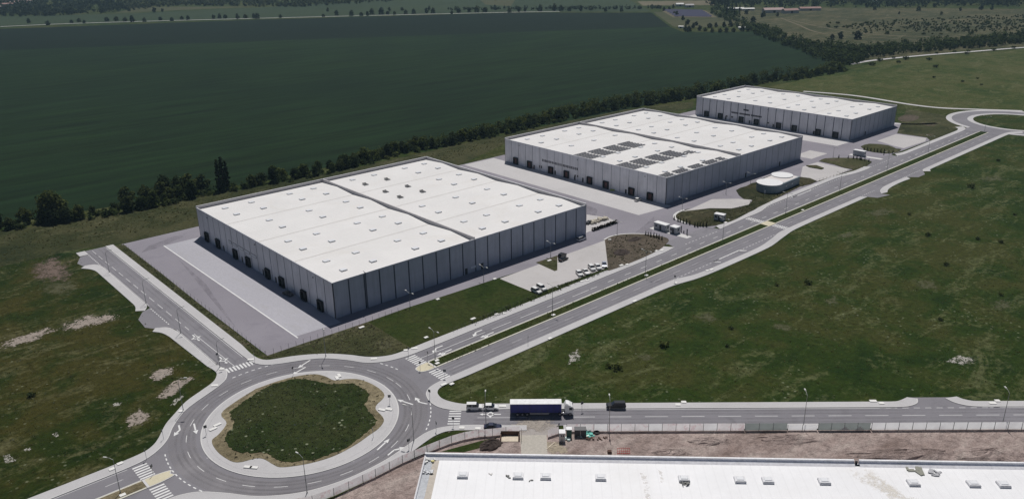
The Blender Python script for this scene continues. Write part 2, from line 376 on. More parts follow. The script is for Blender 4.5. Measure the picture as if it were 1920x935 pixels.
SEo = [T(260, -54.2), T(120, -54.2), T(58, -54.2), (-1.7, -72.2), (-3.7, -69.2), (-4.8, -65.6), (-4.3, -62.8), (-3.4, -61.4), (-1.8, -60.4), (1.3, -60.0), (5.7, -60.2), (10, -60.3), (30, -60.3), (88, -60.2), (104, -60.6), (116, -62.6), (130, -63.2), (163, -63), (178, -60.6), (190, -58.8), (225, -58.2), (258, -58.0)]
Sk = [T(260, -64.9), T(120, -64.9), T(60, -64.9), T(48, -64.6), (-13.7, -76.6), (-17.7, -75.9), (-21.6, -76.5), (-26.4, -77.6), (-33.2, -78.8), (-42.4, -78.8), (-50.3, -77.2), (-56.2, -74.4), (-61.8, -70), (-66, -64.6), (-70.2, -60), (-73, -58.3), (-76, -57.5), (-85, -57.2), (-160, -57)]
So = [T(260, -67.2), T(120, -67.2), T(60, -67.2), T(50.5, -67.0), (-13.2, -79.3), (-16.8, -78.6), (-20.7, -79.2), (-24.8, -80.2), (-31, -81.6), (-42, -82.0), (-51.4, -80.3), (-58, -77), (-64.3, -72), (-68.4, -66.8), (-72, -62.8), (-75, -61.2), (-85, -60.5), (-160, -60.3)]
Wk, Wo, NEk, NEo, SEk, SEo, Sk, So = [smooth(p) for p in (Wk, Wo, NEk, NEo, SEk, SEo, Sk, So)]
AE = [(168, -36.2), (178, -35.7), (190, -35.3), (202, -34.9), (210, -33.0), (218, -32.4), (236, -32.1), (256, -31.8), (278, -31.4), (288, -32.8), (296, -34.0), (308, -34.1), (313, -33.0)]
AEo = [(170, -32.6), (180, -32.4), (192, -32.2), (202, -31.6), (210, -30.0), (220, -29.4), (238, -29.1), (258, -28.8), (278, -28.4), (290, -29.8), (298, -30.9), (306, -30.8), (310, -29.8)]
AF = [(346, -32.6), (352, -33.8), (364, -33.8), (400, -33.4), (438, -33.0), (447, -31.5), (452, -28)]
AFo = [(350, -29.5), (356, -30.9), (366, -30.9), (400, -30.4), (436, -30.0), (443, -28.4), (447, -25)]
BE = [(268, -60.2), (272, -57.6), (279, -55.8), (287, -55.3), (298, -55.2), (306, -55.6)]
BEo = [(272, -61.2), (276, -59.6), (281, -58.6), (289, -58.0), (298, -58.0), (304, -58.4)]
BF = [(323, -57.0), (326, -55.3), (333, -55.0), (370, -54.6), (410, -54.2), (448, -53.9), (456, -55.5), (462, -60)]
BFo = [(326, -59.6), (329, -57.9), (335, -57.6), (370, -57.3), (410, -57.0), (446, -56.8), (452, -58.5), (457, -62)]
AE, AEo, AF, AFo, BE, BEo, BF, BFo = [smooth(p) for p in (AE, AEo, AF, AFo, BE, BEo, BF, BFo)]
# the carriageways, one sheet with every junction
road = Wk + Sk[::-1] + SEk + [(258, -57.5), (260, -62), (269, -64)] + BE + [(310, -60), (318, -60)] + BF[:-1] + [(456, -54)] + [(456, -31)] + AF[::-1] + [(346, -28), (312, -28)] + AE[::-1] + [(167, -30), (138, -30)] + NEk[::-1]
flat('road', road, .012, M_ASPH)
RB2 = (490, -48.5)
def circ(c, r, n=96, a0=0, a1=2*math.pi): return [(c[0]+r*math.cos(a0+(a1-a0)*i/n), c[1]+r*math.sin(a0+(a1-a0)*i/n)) for i in range(n if abs(a1-a0) > 6.2 else n+1)]
raised('roundabout_pavement', circ(RB2, 43), 0, .1, M_PAVE)
flat('roundabout_road', circ(RB2, 39.5), .11, M_ASPH)
flat('roundabout_road_link', [(440, -54.5), (462, -56), (462, -31), (440, -32.5)], .118, M_ASPH)
raised('roundabout_ring', circ(RB2, 30), .1, .24, M_PAVE)
raised('roundabout_grass', circ(RB2, 26.5), .2, .30, M_GROUND)
b = MB(); a = resample(smooth([(452, -10), (440, -2), (425, 22), (414, 60), (408, 90)]), 40); b.strip(a, offset(a, 4), .05); struct('access_path', b, M_PAVE)
def pavement(inner, outer, n=160):
    a = resample(inner, n); o = resample(outer, n)
    k = [tuple(Vector(p)+(Vector(q)-Vector(p)).normalized()*.28) for p, q in zip(a, o)]
    b = MB(); b.add([(x, y, 0) for x, y in k]+[(x, y, .13) for x, y in k]+[(x, y, .13) for x, y in o]+[(x, y, -.05) for x, y in o],
        [f for i in range(n-1) for f in ((i+n, i+1+n, i+1+2*n, i+2*n), (i+2*n, i+1+2*n, i+1+3*n, i+3*n))])
    struct('pavement', b, M_PAVE)
    b = MB(); b.add([(x, y, 0) for x, y in a]+[(x, y, .15) for x, y in a]+[(x, y, .15) for x, y in k]+[(x, y, .0) for x, y in k],
        [f for i in range(n-1) for f in ((i, i+1, i+1+n, i+n), (i+n, i+1+n, i+1+2*n, i+2*n), (i+2*n, i+1+2*n, i+1+3*n, i+3*n))])
    struct('kerb', b, M_KERB)
def cut(line, f): return [p for p in line if f(p)]
pavement(cut(Wk, lambda p: p[1] < -3.9), cut(Wo, lambda p: p[1] < -2.9), 240)
pavement(NEk, NEo, 300)
# lorry road: the northern pavement opens for a farm gate
def tt(p): return toT(p)[0]
pavement(cut(SEk, lambda p: tt(p) < 160 or p[0] > 10 and p[1] > -62), [p for p in SEo if tt(p) < 158], 360) if False else None
k1 = [T(164, -57)]+[p for p in SEk if tt(p) < 160 and not (p[1] < -100 and tt(p) > 160)]
k1 = [T(162, -57), T(120, -57)]+SEk[SEk.index(min(SEk, key=lambda p: abs(tt(p)-60)+abs(toT(p)[1]+57)*9)):]
o1 = [T(162, -54.2), T(120, -54.2)]+SEo[SEo.index(min(SEo, key=lambda p: abs(tt(p)-58)+abs(toT(p)[1]+54.2)*9)):]
pavement(k1, o1, 420)
pavement([T(186, -57), T(260, -57)], [T(186, -54.2), T(260, -54.2)], 4)
pavement(smooth([T(162, -57), T(166, -56.6), T(169, -55), T(170, -52.8)]), smooth([T(162, -54.2), T(164, -54), T(166, -53), T(167.5, -52)]), 12)
pavement(smooth([T(177.5, -52.6), T(179, -55), T(182, -56.6), T(186, -57)]), smooth([T(181, -51.8), T(182, -53), T(184, -54), T(186, -54.2)]), 12)
flat('driveway', [T(162, -57), T(186, -57), T(180, -52), T(168, -52)], .008, M_ASPH)
# southern pavement, open at the building site's gate
kS = [p for p in Sk if tt(p) < 64]; oS = [p for p in So if tt(p) < 64]
pavement([T(64, -64.9)]+kS[kS.index(min(kS, key=lambda p: abs(tt(p)-60)+9*abs(toT(p)[1]+64.9))):], [T(64, -67.2)]+oS[oS.index(min(oS, key=lambda p: abs(tt(p)-60)+9*abs(toT(p)[1]+67.2))):], 300)
pavement([T(73.5, -64.9), T(260, -64.9)], [T(73.5, -67.0), T(260, -67.0)], 4)
for y0, y1 in ((124.5, 130), (53, 109), (2, 33.0)):
    e0 = [(-42.7, y1), (-42.7, y0)]; e1 = [(-46, y1), (-46, y0)]
    if y0 == 53: e0 = smooth([(-47.5, 112), (-44.6, 111), (-43.1, 108), (-42.7, 103), (-42.7, 60), (-43.0, 55), (-45, 51.5)]); e1 = smooth([(-49.5, 110), (-47.4, 107), (-46.3, 104), (-46, 100), (-46, 60), (-46.4, 56.5), (-47.5, 53.5)])
    if y0 == 2: e0 = smooth([(-47.2, 35), (-44.3, 33), (-43.0, 29), (-42.7, 24), (-42.7, -3.8)]); e1 = smooth([(-48.8, 33), (-47.0, 30), (-46.2, 26), (-46, 22), (-45.1, -2.9)])
    pavement(e0, e1, 60)
flat('driveway', [(-42.7, 53), (-46, 51), (-49, 46), (-49.5, 38), (-47, 34), (-42.7, 30)], .006, M_ASPH)
flat('driveway', [(-42.7, 125), (-46, 124), (-49, 117), (-48, 111.5), (-42.7, 106)], .006, M_ASPH)
pavement(AE, AEo, 150); pavement(AF, AFo, 60); pavement(BE, BEo, 40); pavement(BF, BFo, 60)
# medians and refuges
def median(x0, x1, yn, ys, m, z=.16, ry=True, step=6):
    xs = [x0+(x1-x0)*i/60 for i in range(61)]
    up = [(x, yn+(RY(x) if ry else 0)) for x in xs]; lo = [(x, ys+(RY(x)*.85 if ry else 0)) for x in xs]
    raised('median_kerb', up+lo[::-1], 0, .13, M_CREAM)
    raised('median_grass', [(x, y-.42) for x, y in up]+[(x, y+.55) for x, y in lo[::-1]], .1, z, m)
median(5.0, 186.3, -45.6, -50.2, M_LAWN); median(192.2, 445, -45.6, -50.2, M_LAWN)
raised('refuge_paving', [(186.3, -45.7+RY(186)), (192.2, -45.7+RY(192)), (192.2, -50.1+.85*RY(192)), (186.3, -50.1+.85*RY(186))], 0, .06, M_YELLOW)
median(-160, -79, -46.2, -50.1, M_STRAW, ry=False)
def refuge(x0, x1, ya, yb):
    p = smooth([(x1, ya), ((x0+x1)/2, ya), (x0+.5, ya+(yb-ya)*.18), (x0, (ya+yb)/2), (x0+.5, ya+(yb-ya)*.82), ((x0+x1)/2, yb), (x1, yb)])
    raised('refuge_kerb', p, 0, .13, M_KERB)
    c = Vector((sum(q[0] for q in p)/len(p), sum(q[1] for q in p)/len(p)))
    raised('refuge_paving', [tuple(c+(Vector(q)-c)*.86) for q in p], .1, .15, M_YELLOW)
refuge(-.8, 4.9, -45.6, -50.2); refuge(-72.8, -78.9, -46.2, -50.1)
# roundabout island
C1 = (-38.1, -48.0)
raised('island_kerb', circ(C1, 25.5), 0, .14, M_KERB)
raised('island_paving', circ(C1, 25.15), .1, .155, M_PAVE)
b = MB(); q = circ(C1, 24.0, 96); q2 = circ(C1, 23.85, 96); b.strip(q+q[:1], q2+q2[:1], .16); struct('paving_joint', b, M_LANE_WORN)
dryp = [(479.5, 729.7), (440, 754.7), (415, 776), (425, 793.5), (410, 814.7), (397.5, 826), (405, 843.5), (422.5, 858.5), (445, 867.2), (480, 859.5), (495, 861), (512.5, 871), (525, 876), (555, 873.5), (592.5, 866), (630, 853.5), (667.5, 833.5), (692.5, 816), (710, 803.5), (720, 787), (705, 768.5), (706, 759.7), (721, 742), (705, 724.7), (675, 712), (650, 711), (627.5, 713.5), (610, 706), (590, 702), (555, 706), (517.5, 716)]
grn = [(480, 738.5), (512, 721), (562, 711), (587, 715), (615, 721), (640, 720), (665, 721), (692, 740), (684, 761), (706, 788.5), (692, 806), (655, 836), (630, 848.5), (592, 861), (537, 867), (512, 858), (495, 848.5), (480, 848.5), (450, 848.5), (430, 837), (422.5, 826), (425, 816), (440, 796), (432.5, 773.5)]
def rag(poly, amp, n, seed):
    r = random.Random(seed); p = resample(poly+poly[:1], n)[:-1]; out = []
    for i, (x, y) in enumerate(p): out.append((x+r.uniform(-amp, amp), y+r.uniform(-amp, amp)))
    return out
raised('dry_grass_border', smooth(GL(dryp+dryp[:1]), 4)[:-1], .12, .21, M_STRAW)
raised('island_grass', rag(smooth(GL(grn+grn[:1]), 3)[:-1], .35, 170, 3), .2, .30, M_ISLE)

# ------------------------------------------------------------------ service yards, car parks, planted islands
flat('service_yard', [(-28.7, 128), (-28.7, -8.5), (60, -10.8), (81, -12), (81, -30), (134, -30), (138, -33), (170, -33), (172, -31), (313, -29.5), (347, -29), (432, -30), (436, 20), (436, 131), (120, 129)], -.004, M_ASPH_YARD)
flat('concrete_apron', [(-15.9, 113.5), (-15.9, -2.6), (0, -3.6), (0, 113.5)], .004, M_APRON)
b = MB(); b.sheet([(-16.3, 113.5), (-16.3, -4.0), (-15.85, -4.0), (-15.85, 113.5)], .008); struct('apron_edge_line', b, M_WHITE)
flat('concrete_apron', GL([(902, 316), (1215, 402), (1240, 400), (1278, 381), (1300, 300), (950, 250)])[0:3]+[(181, -4), (180, 117), (164, 117)], .004, M_APRON) if False else None
flat('concrete_apron', [(157.6, 128), (157.9, 0.8), (179.6, -1.2), (179.6, 128)], .004, M_APRON_PALE)
flat('concrete_apron', [(343, 121), (345, 3.2), (364, 2.5), (364, 121)], .004, M_APRON_PALE)
flat('concrete_slab', GL([(1100, 402), (1140, 408), (1158, 416), (1099, 436)]), .006, M_LOT)
flat('concrete_slab', [(306, -2), (324, -2), (324, 9), (306, 9)], .006, M_LOT)
flat('parking_lot', GL([(937, 522), (1135, 450), (1140, 501), (1089, 520), (1032, 540), (1007.5, 551), (980, 540)]), .004, M_LOT)
raised('grass_island', GL([(1005, 492), (1045, 479), (1045, 506), (1040, 508)]), 0, .1, M_VERGE)
raised('lawn', GL([(690, 603), (760, 578), (850, 549), (932, 522), (980, 540), (1007, 551), (1030, 543), (1091, 521), (1140, 503), (1140, 510), (1100, 524), (1035, 548), (950, 584), (880, 614), (806, 635), (770, 652)]), -.02, .07, M_LAWN)
raised('verge', GL([(497, 668), (520, 660), (570, 643), (640, 620), (690, 603), (770, 652), (750, 657), (730, 666), (695, 668), (655, 663), (610, 662), (555, 666), (515, 672)]), -.02, .06, M_VERGE)
flat('verge_strip', GL([(216, 462), (232, 458), (300, 510), (400, 590), (497, 666), (505, 674), (480, 665), (400, 605), (300, 530)]), .002, M_VERGE)
raised('soil_island', smooth(GL([(1134, 450), (1146, 444), (1165, 440), (1197, 439), (1232, 442), (1253, 448), (1249, 457), (1237, 468), (1200, 486), (1142, 508), (1140, 500)]), 3), 0, .16, M_DARKSOIL)
b = MB(); a = smooth(GL([(1134, 450), (1146, 444), (1165, 440), (1197, 439), (1232, 442)]), 4); b.strip(a, offset(a, .8), .12); struct('island_edging', b, M_KERB)
raised('planted_island', smooth(GL([(1264, 405), (1268, 400), (1280, 394.5), (1297, 391.5), (1331, 391), (1372, 391.5), (1400, 385), (1411, 375), (1395, 373.5), (1380, 357), (1400, 349), (1424, 341), (1440, 350), (1498, 332), (1532, 340), (1500, 350), (1445, 378), (1420, 390), (1381, 411), (1356, 420), (1327, 424.5), (1306, 424), (1287, 418), (1266, 411)]), 2), 0, .15, M_BED)
flat('parking_lot', GL([(1278, 397), (1297, 391.3), (1335, 374), (1385, 373.2), (1409, 375.2), (1404, 384), (1372, 391.3), (1331, 390.8)]), .17, M_LOT)
b = MB(); a = smooth(GL([(1287, 420), (1266, 412), (1262, 405), (1267, 399), (1280, 393)]), 4); b.strip(a, offset(a, -1.2), .16); struct('island_edging', b, M_KERB)
flat('parking_lot', GL([(1501, 331), (1505, 312.5), (1533, 304), (1593, 317.5), (1570, 328), (1540, 339), (1530, 340)]), .004, M_LOT)
raised('planted_bed', GL([(1511, 311), (1530, 310.6), (1545, 316), (1540, 318), (1517, 314)]), 0, .4, M_VERGE)
raised('planted_island', smooth(GL([(1536, 302.5), (1547, 297.5), (1580, 296.5), (1611, 297.5), (1634, 303), (1625, 309), (1600, 318), (1565, 309)]), 2), 0, .2, M_VERGE)
raised('verge_strip', GL([(1530, 341), (1600, 318), (1634, 305), (1622, 314), (1560, 336)]), 0, .1, M_VERGE)
flat('parking_lot', GL([(1680, 251.5), (1737, 259), (1735, 265), (1695, 278), (1677, 274), (1645, 264)]), .004, M_LOT)
raised('planted_island', smooth(GL([(1614, 275), (1630, 270), (1665, 273), (1680, 279), (1690, 280), (1675, 288), (1640, 286), (1622, 282)]), 2), 0, .2, M_VERGE)
raised('grass_verge', GL([(1700, 205), (1760, 214), (1790, 222), (1812, 240), (1745, 265), (1738, 258), (1682, 250)]), -.01, .05, M_VERGE)
raised('bare_soil', smooth(GL([(1684, 221), (1700, 215), (1722, 218), (1716, 226), (1690, 228), (1684, 221)]), 3)[:-1], -.01, .08, M_DARKSOIL)

# bare, ragged patches in the meadows: soil showing through the grass
def ragged_mat(name, c, thr, soft=.07, amt=1.0, fs=1.0):
    k = NT(name); v = k.pos(); a = k.noise(v, .35*fs, 5, .72, .5); f = k.noise(v, 1.4*fs, 4, .7)
    at = k.new('ShaderNodeAttribute', attribute_name='rim')
    m = k.math('SUBTRACT', k.math('ADD', k.math('MULTIPLY', a, 1.7), k.math('MULTIPLY', f, 1.3)), k.math('ADD', k.math('MULTIPLY', at.outputs['Fac'], .75), 1.0))
    msk = k.ramp(m, [(thr, 0), (thr+soft, 1)])
    k.link(k.mix(1, k.ramp(f, [(.3, tuple(x*.75 for x in c)), (.7, tuple(x*1.2 for x in c))]), k.ramp(a, [(.3, .8), (.7, 1.15)]), 'MULTIPLY'), k.b.inputs['Base Color'])
    k.b.inputs['Roughness'].default_value = .95
    k.link(k.math('MULTIPLY', msk, amt), k.b.inputs['Alpha'])
    return k.m
MR_PALE = ragged_mat('pale_bare_soil', (.33, .28, .24), .24, .16, .9, 1.1); MR_BROWN = ragged_mat('brown_bare_soil', (.16, .115, .092), .12, .40, .85); MR_OLIVE = ragged_mat('dry_grass_patch', (.115, .115, .058), .22, .40, .55, .8)
MR_DUST = ragged_mat('road_dust', (.36, .32, .28), .05, .4, .9)
MR_SPARSE = ragged_mat('chalky_soil', (.42, .40, .36), .40, .14, .85, 1.8)
def patch(name, px, m, z=.0, world_pts=None):
    P = [Vector(p) for p in (world_pts or GL(px))]; c = sum(P, Vector((0, 0)))/len(P); n = 28
    ring = [Vector(p) for p in resample([tuple(p) for p in P+P[:1]], n+1)[:-1]]
    V = [(c.x, c.y, z)]; rims = [0.0]; F = []
    for k in range(1, 6):
        for p in ring:
            q = c.lerp(p, k/5*1.12); V.append((q.x, q.y, z)); rims.append(max(0, (k/5-.35)/.65))
    for i in range(n): F.append((0, 1+i, 1+(i+1) % n))
    for k in range(4):
        for i in range(n):
            a = 1+k*n+i; d = 1+k*n+(i+1) % n; F.append((a, a+n, d+n, d))
    me = bpy.data.meshes.new(name); me.from_pydata(V, [], F); me.materials.append(m)
    at = me.attributes.new('rim', 'FLOAT', 'POINT'); at.data.foreach_set('value', rims)
    o = bpy.data.objects.new(name, me); COL.objects.link(o); o['kind'] = 'structure'; return o
patch('bare_soil', [(60, 490), (100, 472), (135, 490), (145, 520), (130, 535), (60, 530), (45, 510)], MR_BROWN)
patch('dry_grass_patch', [(70, 520), (160, 520), (165, 545), (120, 560), (60, 555)], MR_OLIVE, .004)
patch('bare_soil', [(-20, 646), (60, 620), (110, 604), (118, 616), (70, 640), (-15, 666)], MR_PALE, .003)
patch('bare_soil', [(95, 612), (150, 590), (240, 580), (238, 598), (180, 612), (110, 628)], MR_PALE, .0045)
patch('bare_soil', [(278, 748), (300, 725), (330, 708), (378, 693), (376, 708), (345, 728), (320, 748), (285, 760)], MR_PALE, .003)
patch('bare_soil', [(275, 700), (300, 684), (332, 684), (338, 698), (310, 712), (282, 722), (268, 714)], MR_PALE, .0045)
patch('bare_soil', [(265, 860), (290, 830), (300, 815), (306, 822), (292, 845), (276, 862)], MR_PALE, .0045)
patch('bare_soil', [(310, 760), (335, 738), (355, 726), (352, 740), (330, 758), (318, 775)], MR_SPARSE, .006)
patch('bare_soil', [(288, 700), (300, 692), (325, 690), (328, 700), (300, 712), (285, 722), (280, 712)], MR_SPARSE, .003)
patch('bare_soil', [(222, 792), (238, 770), (268, 762), (292, 772), (286, 792), (262, 802), (236, 806)], MR_PALE, .003)
patch('bare_soil', [(205, 757), (220, 750), (235, 752), (228, 762), (208, 764)], MR_SPARSE, .003)
patch('bare_soil', [(90, 812), (105, 806), (118, 812), (110, 820), (92, 820)], MR_SPARSE, .003)
patch('bare_soil', [(0, 850), (15, 845), (40, 858), (35, 868), (0, 876)], MR_SPARSE, .003)
patch('bare_soil', [(40, 838), (60, 836), (62, 846), (42, 848)], MR_SPARSE, .003)
patch('bare_soil', [(1745, 680), (1790, 660), (1840, 665), (1845, 682), (1800, 688)], MR_SPARSE, .003)
patch('bare_soil', [(1060, 660), (1090, 645), (1095, 680), (1060, 690)], MR_SPARSE, .003)
for px in ([(1175, 665), (1215, 658), (1240, 672), (1215, 682)], [(1290, 590), (1330, 580), (1360, 600), (1320, 612)], [(1540, 560), (1570, 548), (1580, 572), (1550, 578)], [(1700, 520), (1760, 525), (1775, 545), (1720, 545)], [(1840, 560), (1900, 555), (1910, 580), (1860, 590)], [(1600, 400), (1660, 385), (1700, 395), (1640, 412)], [(1560, 440), (1600, 430), (1610, 445), (1570, 452)], [(1440, 600), (1500, 610), (1490, 625), (1430, 615)], [(1820, 330), (1880, 325), (1900, 340), (1840, 345)], [(700, 640), (735, 630), (742, 655), (710, 660)]):
    patch('dry_grass_patch', px, MR_OLIVE, .09 if px[0][0] < 800 else .003)
patch('road_dust', [(958, 778), (1050, 780), (1040, 798), (1028, 812), (975, 812), (960, 798)], MR_DUST, .03)

def wear_mat(name, c, amt, scl):
    k = NT(name); v = k.pos(); a = k.noise(v, scl, 5, .65, .8); f = k.noise(v, scl*6, 3, .6)
    k.b.inputs['Base Color'].default_value = (*c, 1); k.b.inputs['Roughness'].default_value = .92
    k.link(k.math('MULTIPLY', k.ramp(k.math('ADD', k.math('MULTIPLY', a, .8), k.math('MULTIPLY', f, .2)), [(.36, 0), (.66, 1)]), amt), k.b.inputs['Alpha']); return k.m
M_DUSTY = wear_mat('dusty_wear', (.31, .295, .31), .75, .05); M_TYRE = wear_mat('tyre_darkening', (.12, .117, .125), .20, .09)
b = MB(); q = circ(C1, 26.6); q2 = circ(C1, 33.2); b.strip(q2+q2[:1], q+q[:1], .0145); struct('road_wear', b, M_DUSTY)
b = MB()
for y0, w in ((-40.2, .7), (-41.6, .7), (-43.0, .7), (-44.5, .7), (-51.4, .7), (-52.9, .7), (-54.7, .7), (-56.2, .7)):
    xs = [6+(440-6)*i/60 for i in range(61)]; kk = 1 if y0 > -46 else .85
    b.strip([(x, y0-w/2+RY(x)*kk) for x in xs], [(x, y0+w/2+RY(x)*kk) for x in xs], .0145)
for n_ in (-58.3, -59.7, -62.1, -63.7): b.strip([T(50, n_-.35), T(260, n_-.35)], [T(50, n_+.35), T(260, n_+.35)], .0145)
for x in (-35.9, -37.6, -40.6, -42.0): b.strip([(x+.3, -6), (x+.3, 128)], [(x-.3, -6), (x-.3, 128)], .0145)
for r_ in (27.2, 28.4, 30.0, 31.4): q = circ(C1, r_-.3); q2 = circ(C1, r_+.3); b.strip(q2+q2[:1], q+q[:1], .0165)
struct('wheel_path', b, M_TYRE)
for pts in ([(-25, 112), (-20, 118), (-8, 122), (-6, 119), (-18, 113)], [(125, 2), (150, 20), (152, 40), (140, 38), (128, 12)], [(120, -20), (150, -10), (160, -6), (150, -14), (130, -26)], [(-27, 20), (-20, 60), (-18, 90), (-22, 60), (-26, 30)]): patch('tyre_wear', None, wear_mat('yard_wear', (.20, .185, .215), .38, .12), .002, world_pts=pts)
# ------------------------------------------------------------------ road markings
mk = MB(); wk = MB()
def dash(b, p, q, w=.14, on=None, off=None, z=.018):
    p = Vector(p); q = Vector(q); d = (q-p); L = d.length; d /= L; n = Vector((-d.y, d.x))*w/2
    s = 0
    while s < L:
        e = min(L, s+on) if on else L
        a = p+d*s; c = p+d*e
        b.add([(*(a-n), z), (*(c-n), z), (*(c+n), z), (*(a+n), z)], [(0, 1, 2, 3)])
        s = e+(off if on else 1)
def lane(b, x0, x1, y, w=.16, on=None, off=None, k=1.0):
    x = x0
    while x < x1-.2:
        e = min(x1, x+on) if on else x1
        n = max(1, int((e-x)/12))
        for i in range(n):
            u = x+(e-x)*i/n; v = x+(e-x)*(i+1)/n
            dash(b, (u, y+RY(u)*k), (v, y+RY(v)*k), w)
        x = e+(off if on else 1)
lane(mk, 4.5, 30, -42.2, .18); lane(mk, 33, 80, -42.2, .18, 8.5, 4); lane(mk, 80, 440, -42.2, .2, 3.5, 6)
lane(mk, 5, 444, -45.25, .16);
lane(wk, 8, 440, -53.8, .16, 4.2, 7.5, k=.85)
lane(mk, 142, 166, -38.2, .22, 1.2, 1.2); lane(mk, 203, 285, -35.4, .2, 1.0, 1.2); lane(mk, 312, 346, -36.5, .2, 1.2, 1.5)
lane(mk, 106, 178, -57.6, .22, 1.1, 1.2, k=.85); lane(mk, 256, 272, -57.4, .22, .9, 1.1, k=.85); lane(mk, 303, 325, -57.4, .22, .9, 1.1, k=.85)
for x0, x1, y0, y1 in ((134, 152, -57.5, -59.8), (232, 250, -35.6, -33.0)):
    for p, q in (((x0, y0+RY(x0)), (x1, y0+RY(x1))), ((x0, y0+RY(x0)), (x0+1.8, y1+RY(x0))), ((x1, y0+RY(x1)), (x1+1.8, y1+RY(x1))), ((x0, y0+RY(x0)), (x0+4, y0+RY(x0))), ((x1-.5, y0-.4+RY(x1)), (x1+1.5, y1+RY(x1)))):
        dash(mk, p, q, .45)
# left road
dash(mk, (-39.4, 22), (-39.0, -8.5), .16); dash(mk, (-40.2, 128), (-39.5, 26), .16, 5, 3.2)
for y0, y1 in ((34, 52), (108, 124)): dash(mk, (-42.8, y1), (-42.8, y0), .3, .9, .9)
dash(mk, (-34.75, 128), (-34.75, -4), .13)
dash(mk, (-42.35, 105), (-42.35, 55), .10); dash(mk, (-42.35, 29), (-42.35, -3), .10)
# lorry road
dash(mk, T(51, -61), T(64, -61), .14); dash(mk, T(76, -60.9), T(260, -60.9), .16, 6, 3.6); dash(mk, T(66, -57.35), T(162, -57.35), .14); dash(mk, T(187, -57.3), T(260, -57.3), .14)
dash(mk, T(158, -57.3), T(190, -57.3), .16, 1.6, 1.4); dash(wk, T(74, -64.6), T(260, -64.6), .10)
# lower left road
dash(mk, (-82, -42.7), (-160, -42.7), .14, 4, 8); dash(mk, (-79, -45.9), (-160, -45.9), .14); dash(mk, (-80, -39.4), (-160, -39.4), .12)
# zebra crossings
def zebra(p, u, v, n, L, w=.55, gap=.55):
    """n bars of length L along u, spread along v from p"""
    u = Vector(u).normalized(); v = Vector(v).normalized(); p = Vector(p)
    for i in range(n):
        a = p+v*(i*(w+gap)); q = [a, a+u*L, a+u*L+v*w, a+v*w]
        mk.add([(c.x, c.y, .020) for c in q], [(0, 1, 2, 3)])
zebra((1.0, -39.2), (1, 0), (0, -1), 6, 3.6); zebra((1.2, -50.9), (1, 0), (0, -1), 6, 3.4)
zebra((-42.0, -10.6), (.06, 1), (1, -.06), 8, 3.0, .55, .48); zebra((-79.0, -39.7), (1, 0), (0, -1), 6, 3.4); zebra((-78.8, -50.8), (1, 0), (0, -1), 6, 3.4)
zebra(T(43.3, -57.5), TD, -TN, 6, 3.2, .5, .72)
zebra((187.6, -36.0), (1, .01), (0, -1), 8, 3.4, .52, .5); zebra((187.6, -49.4), (1, .01), (0, -1), 7, 3.4, .52, .5)
zebra((447, -33.5), (1, .01), (0, -1), 7, 3, .5, .5); zebra((447, -45.5), (1, .01), (0, -1), 7, 3, .5, .5)
# circulating lanes
def arc(b, c, r, a0, a1, w, on, off, z=.018):
    a = a0
    while a < a1:
        e = min(a+on/r, a1); n = 4
        i = [(c[0]+(r-w/2)*math.cos(a+(e-a)*k/n), c[1]+(r-w/2)*math.sin(a+(e-a)*k/n)) for k in range(n+1)]
        o = [(c[0]+(r+w/2)*math.cos(a+(e-a)*k/n), c[1]+(r+w/2)*math.sin(a+(e-a)*k/n)) for k in range(n+1)]
        b.strip(o, i, z); a = e+off/r
arc(mk, C1, 28.9, 0, 6.28, .14, 3.2, 4.5)
arc(wk, C1, 25.9, 0, 6.28, .16, 6.28*26, 1)
for a0, a1 in ((R(8), R(38)), (R(62), R(98)), (R(165), R(207)), (R(-52), R(-22))): arc(mk, C1, 34.0, a0, a1, .3, 1.0, 1.0)
# arrows
def arrow(p, ang, kind='straight', s=1.0):
    p = Vector(p); u = Vector((math.cos(ang), math.sin(ang))); n = Vector((-u.y, u.x))
    def poly(L): mk.add([(*(p+u*a*s+n*c*s), .020) for a, c in L], [tuple(range(len(L)))])
    poly([(-2.6, -.2), (-.2, -.2), (-.2, .2), (-2.6, .2)])
    if kind in ('straight', 'both', 'all'):
        poly([(-.2, -.2), (1.0, -.2), (1.0, .2), (-.2, .2)]); poly([(.9, -.62), (2.6, 0), (.9, .62)])
    for sg, ks in ((1, ('left', 'all', 'both')), (-1, ('right', 'all', 'split'))):
        if kind in ks:
            poly([(-.35, .2*sg), (-.05, -.2*sg), (1.0, .7*sg), (.65, 1.1*sg)][::sg]); poly([(.25, 1.35*sg), (2.0, 1.65*sg), (1.35, .35*sg)][::sg])
    if kind == 'ring':
        for k in range(10):
            a = k*.6283; q = [(math.cos(t)*r_+.2, math.sin(t)*r_) for t, r_ in ((a, .95), (a+.6283, .95), (a+.6283, .62), (a, .62))]; poly(q)
        poly([(1.2, -.14), (2.2, -.14), (2.2, .14), (1.2, .14)]); poly([(-.2, .9), (.2, 1.7), (.6, .9)]); poly([(-.2, -.9), (.2, -1.7), (.6, -.9)][::-1]); poly([(2.2, -.5), (3.1, 0), (2.2, .5)])
A_ = math.pi
arrow(G(816, 653), A_, 'left', 1.1); arrow(G(833, 660), A_, 'both', 1.1); arrow(G(891, 623), A_, 'left', 1.1); arrow(G(913, 627.5), A_, 'both', 1.1)
arrow(G(367, 632.5), -A_/2, 'ring'); arrow(G(418, 674), -A_/2, 'ring'); arrow(G(921, 776), T_ANG+A_, 'ring')
for px, a, kd in (((337.5, 806), R(-105), 'right'), ((366, 803), R(-105), 'straight'), ((759.5, 753), R(108), 'straight'), ((785, 753), R(115), 'right'), ((719, 832), R(22), 'straight'), ((740, 842), R(18), 'right'), ((570, 682), R(200), 'straight'), ((560, 695), R(195), 'straight')):
    arrow(G(*px), a, kd, 1.05)
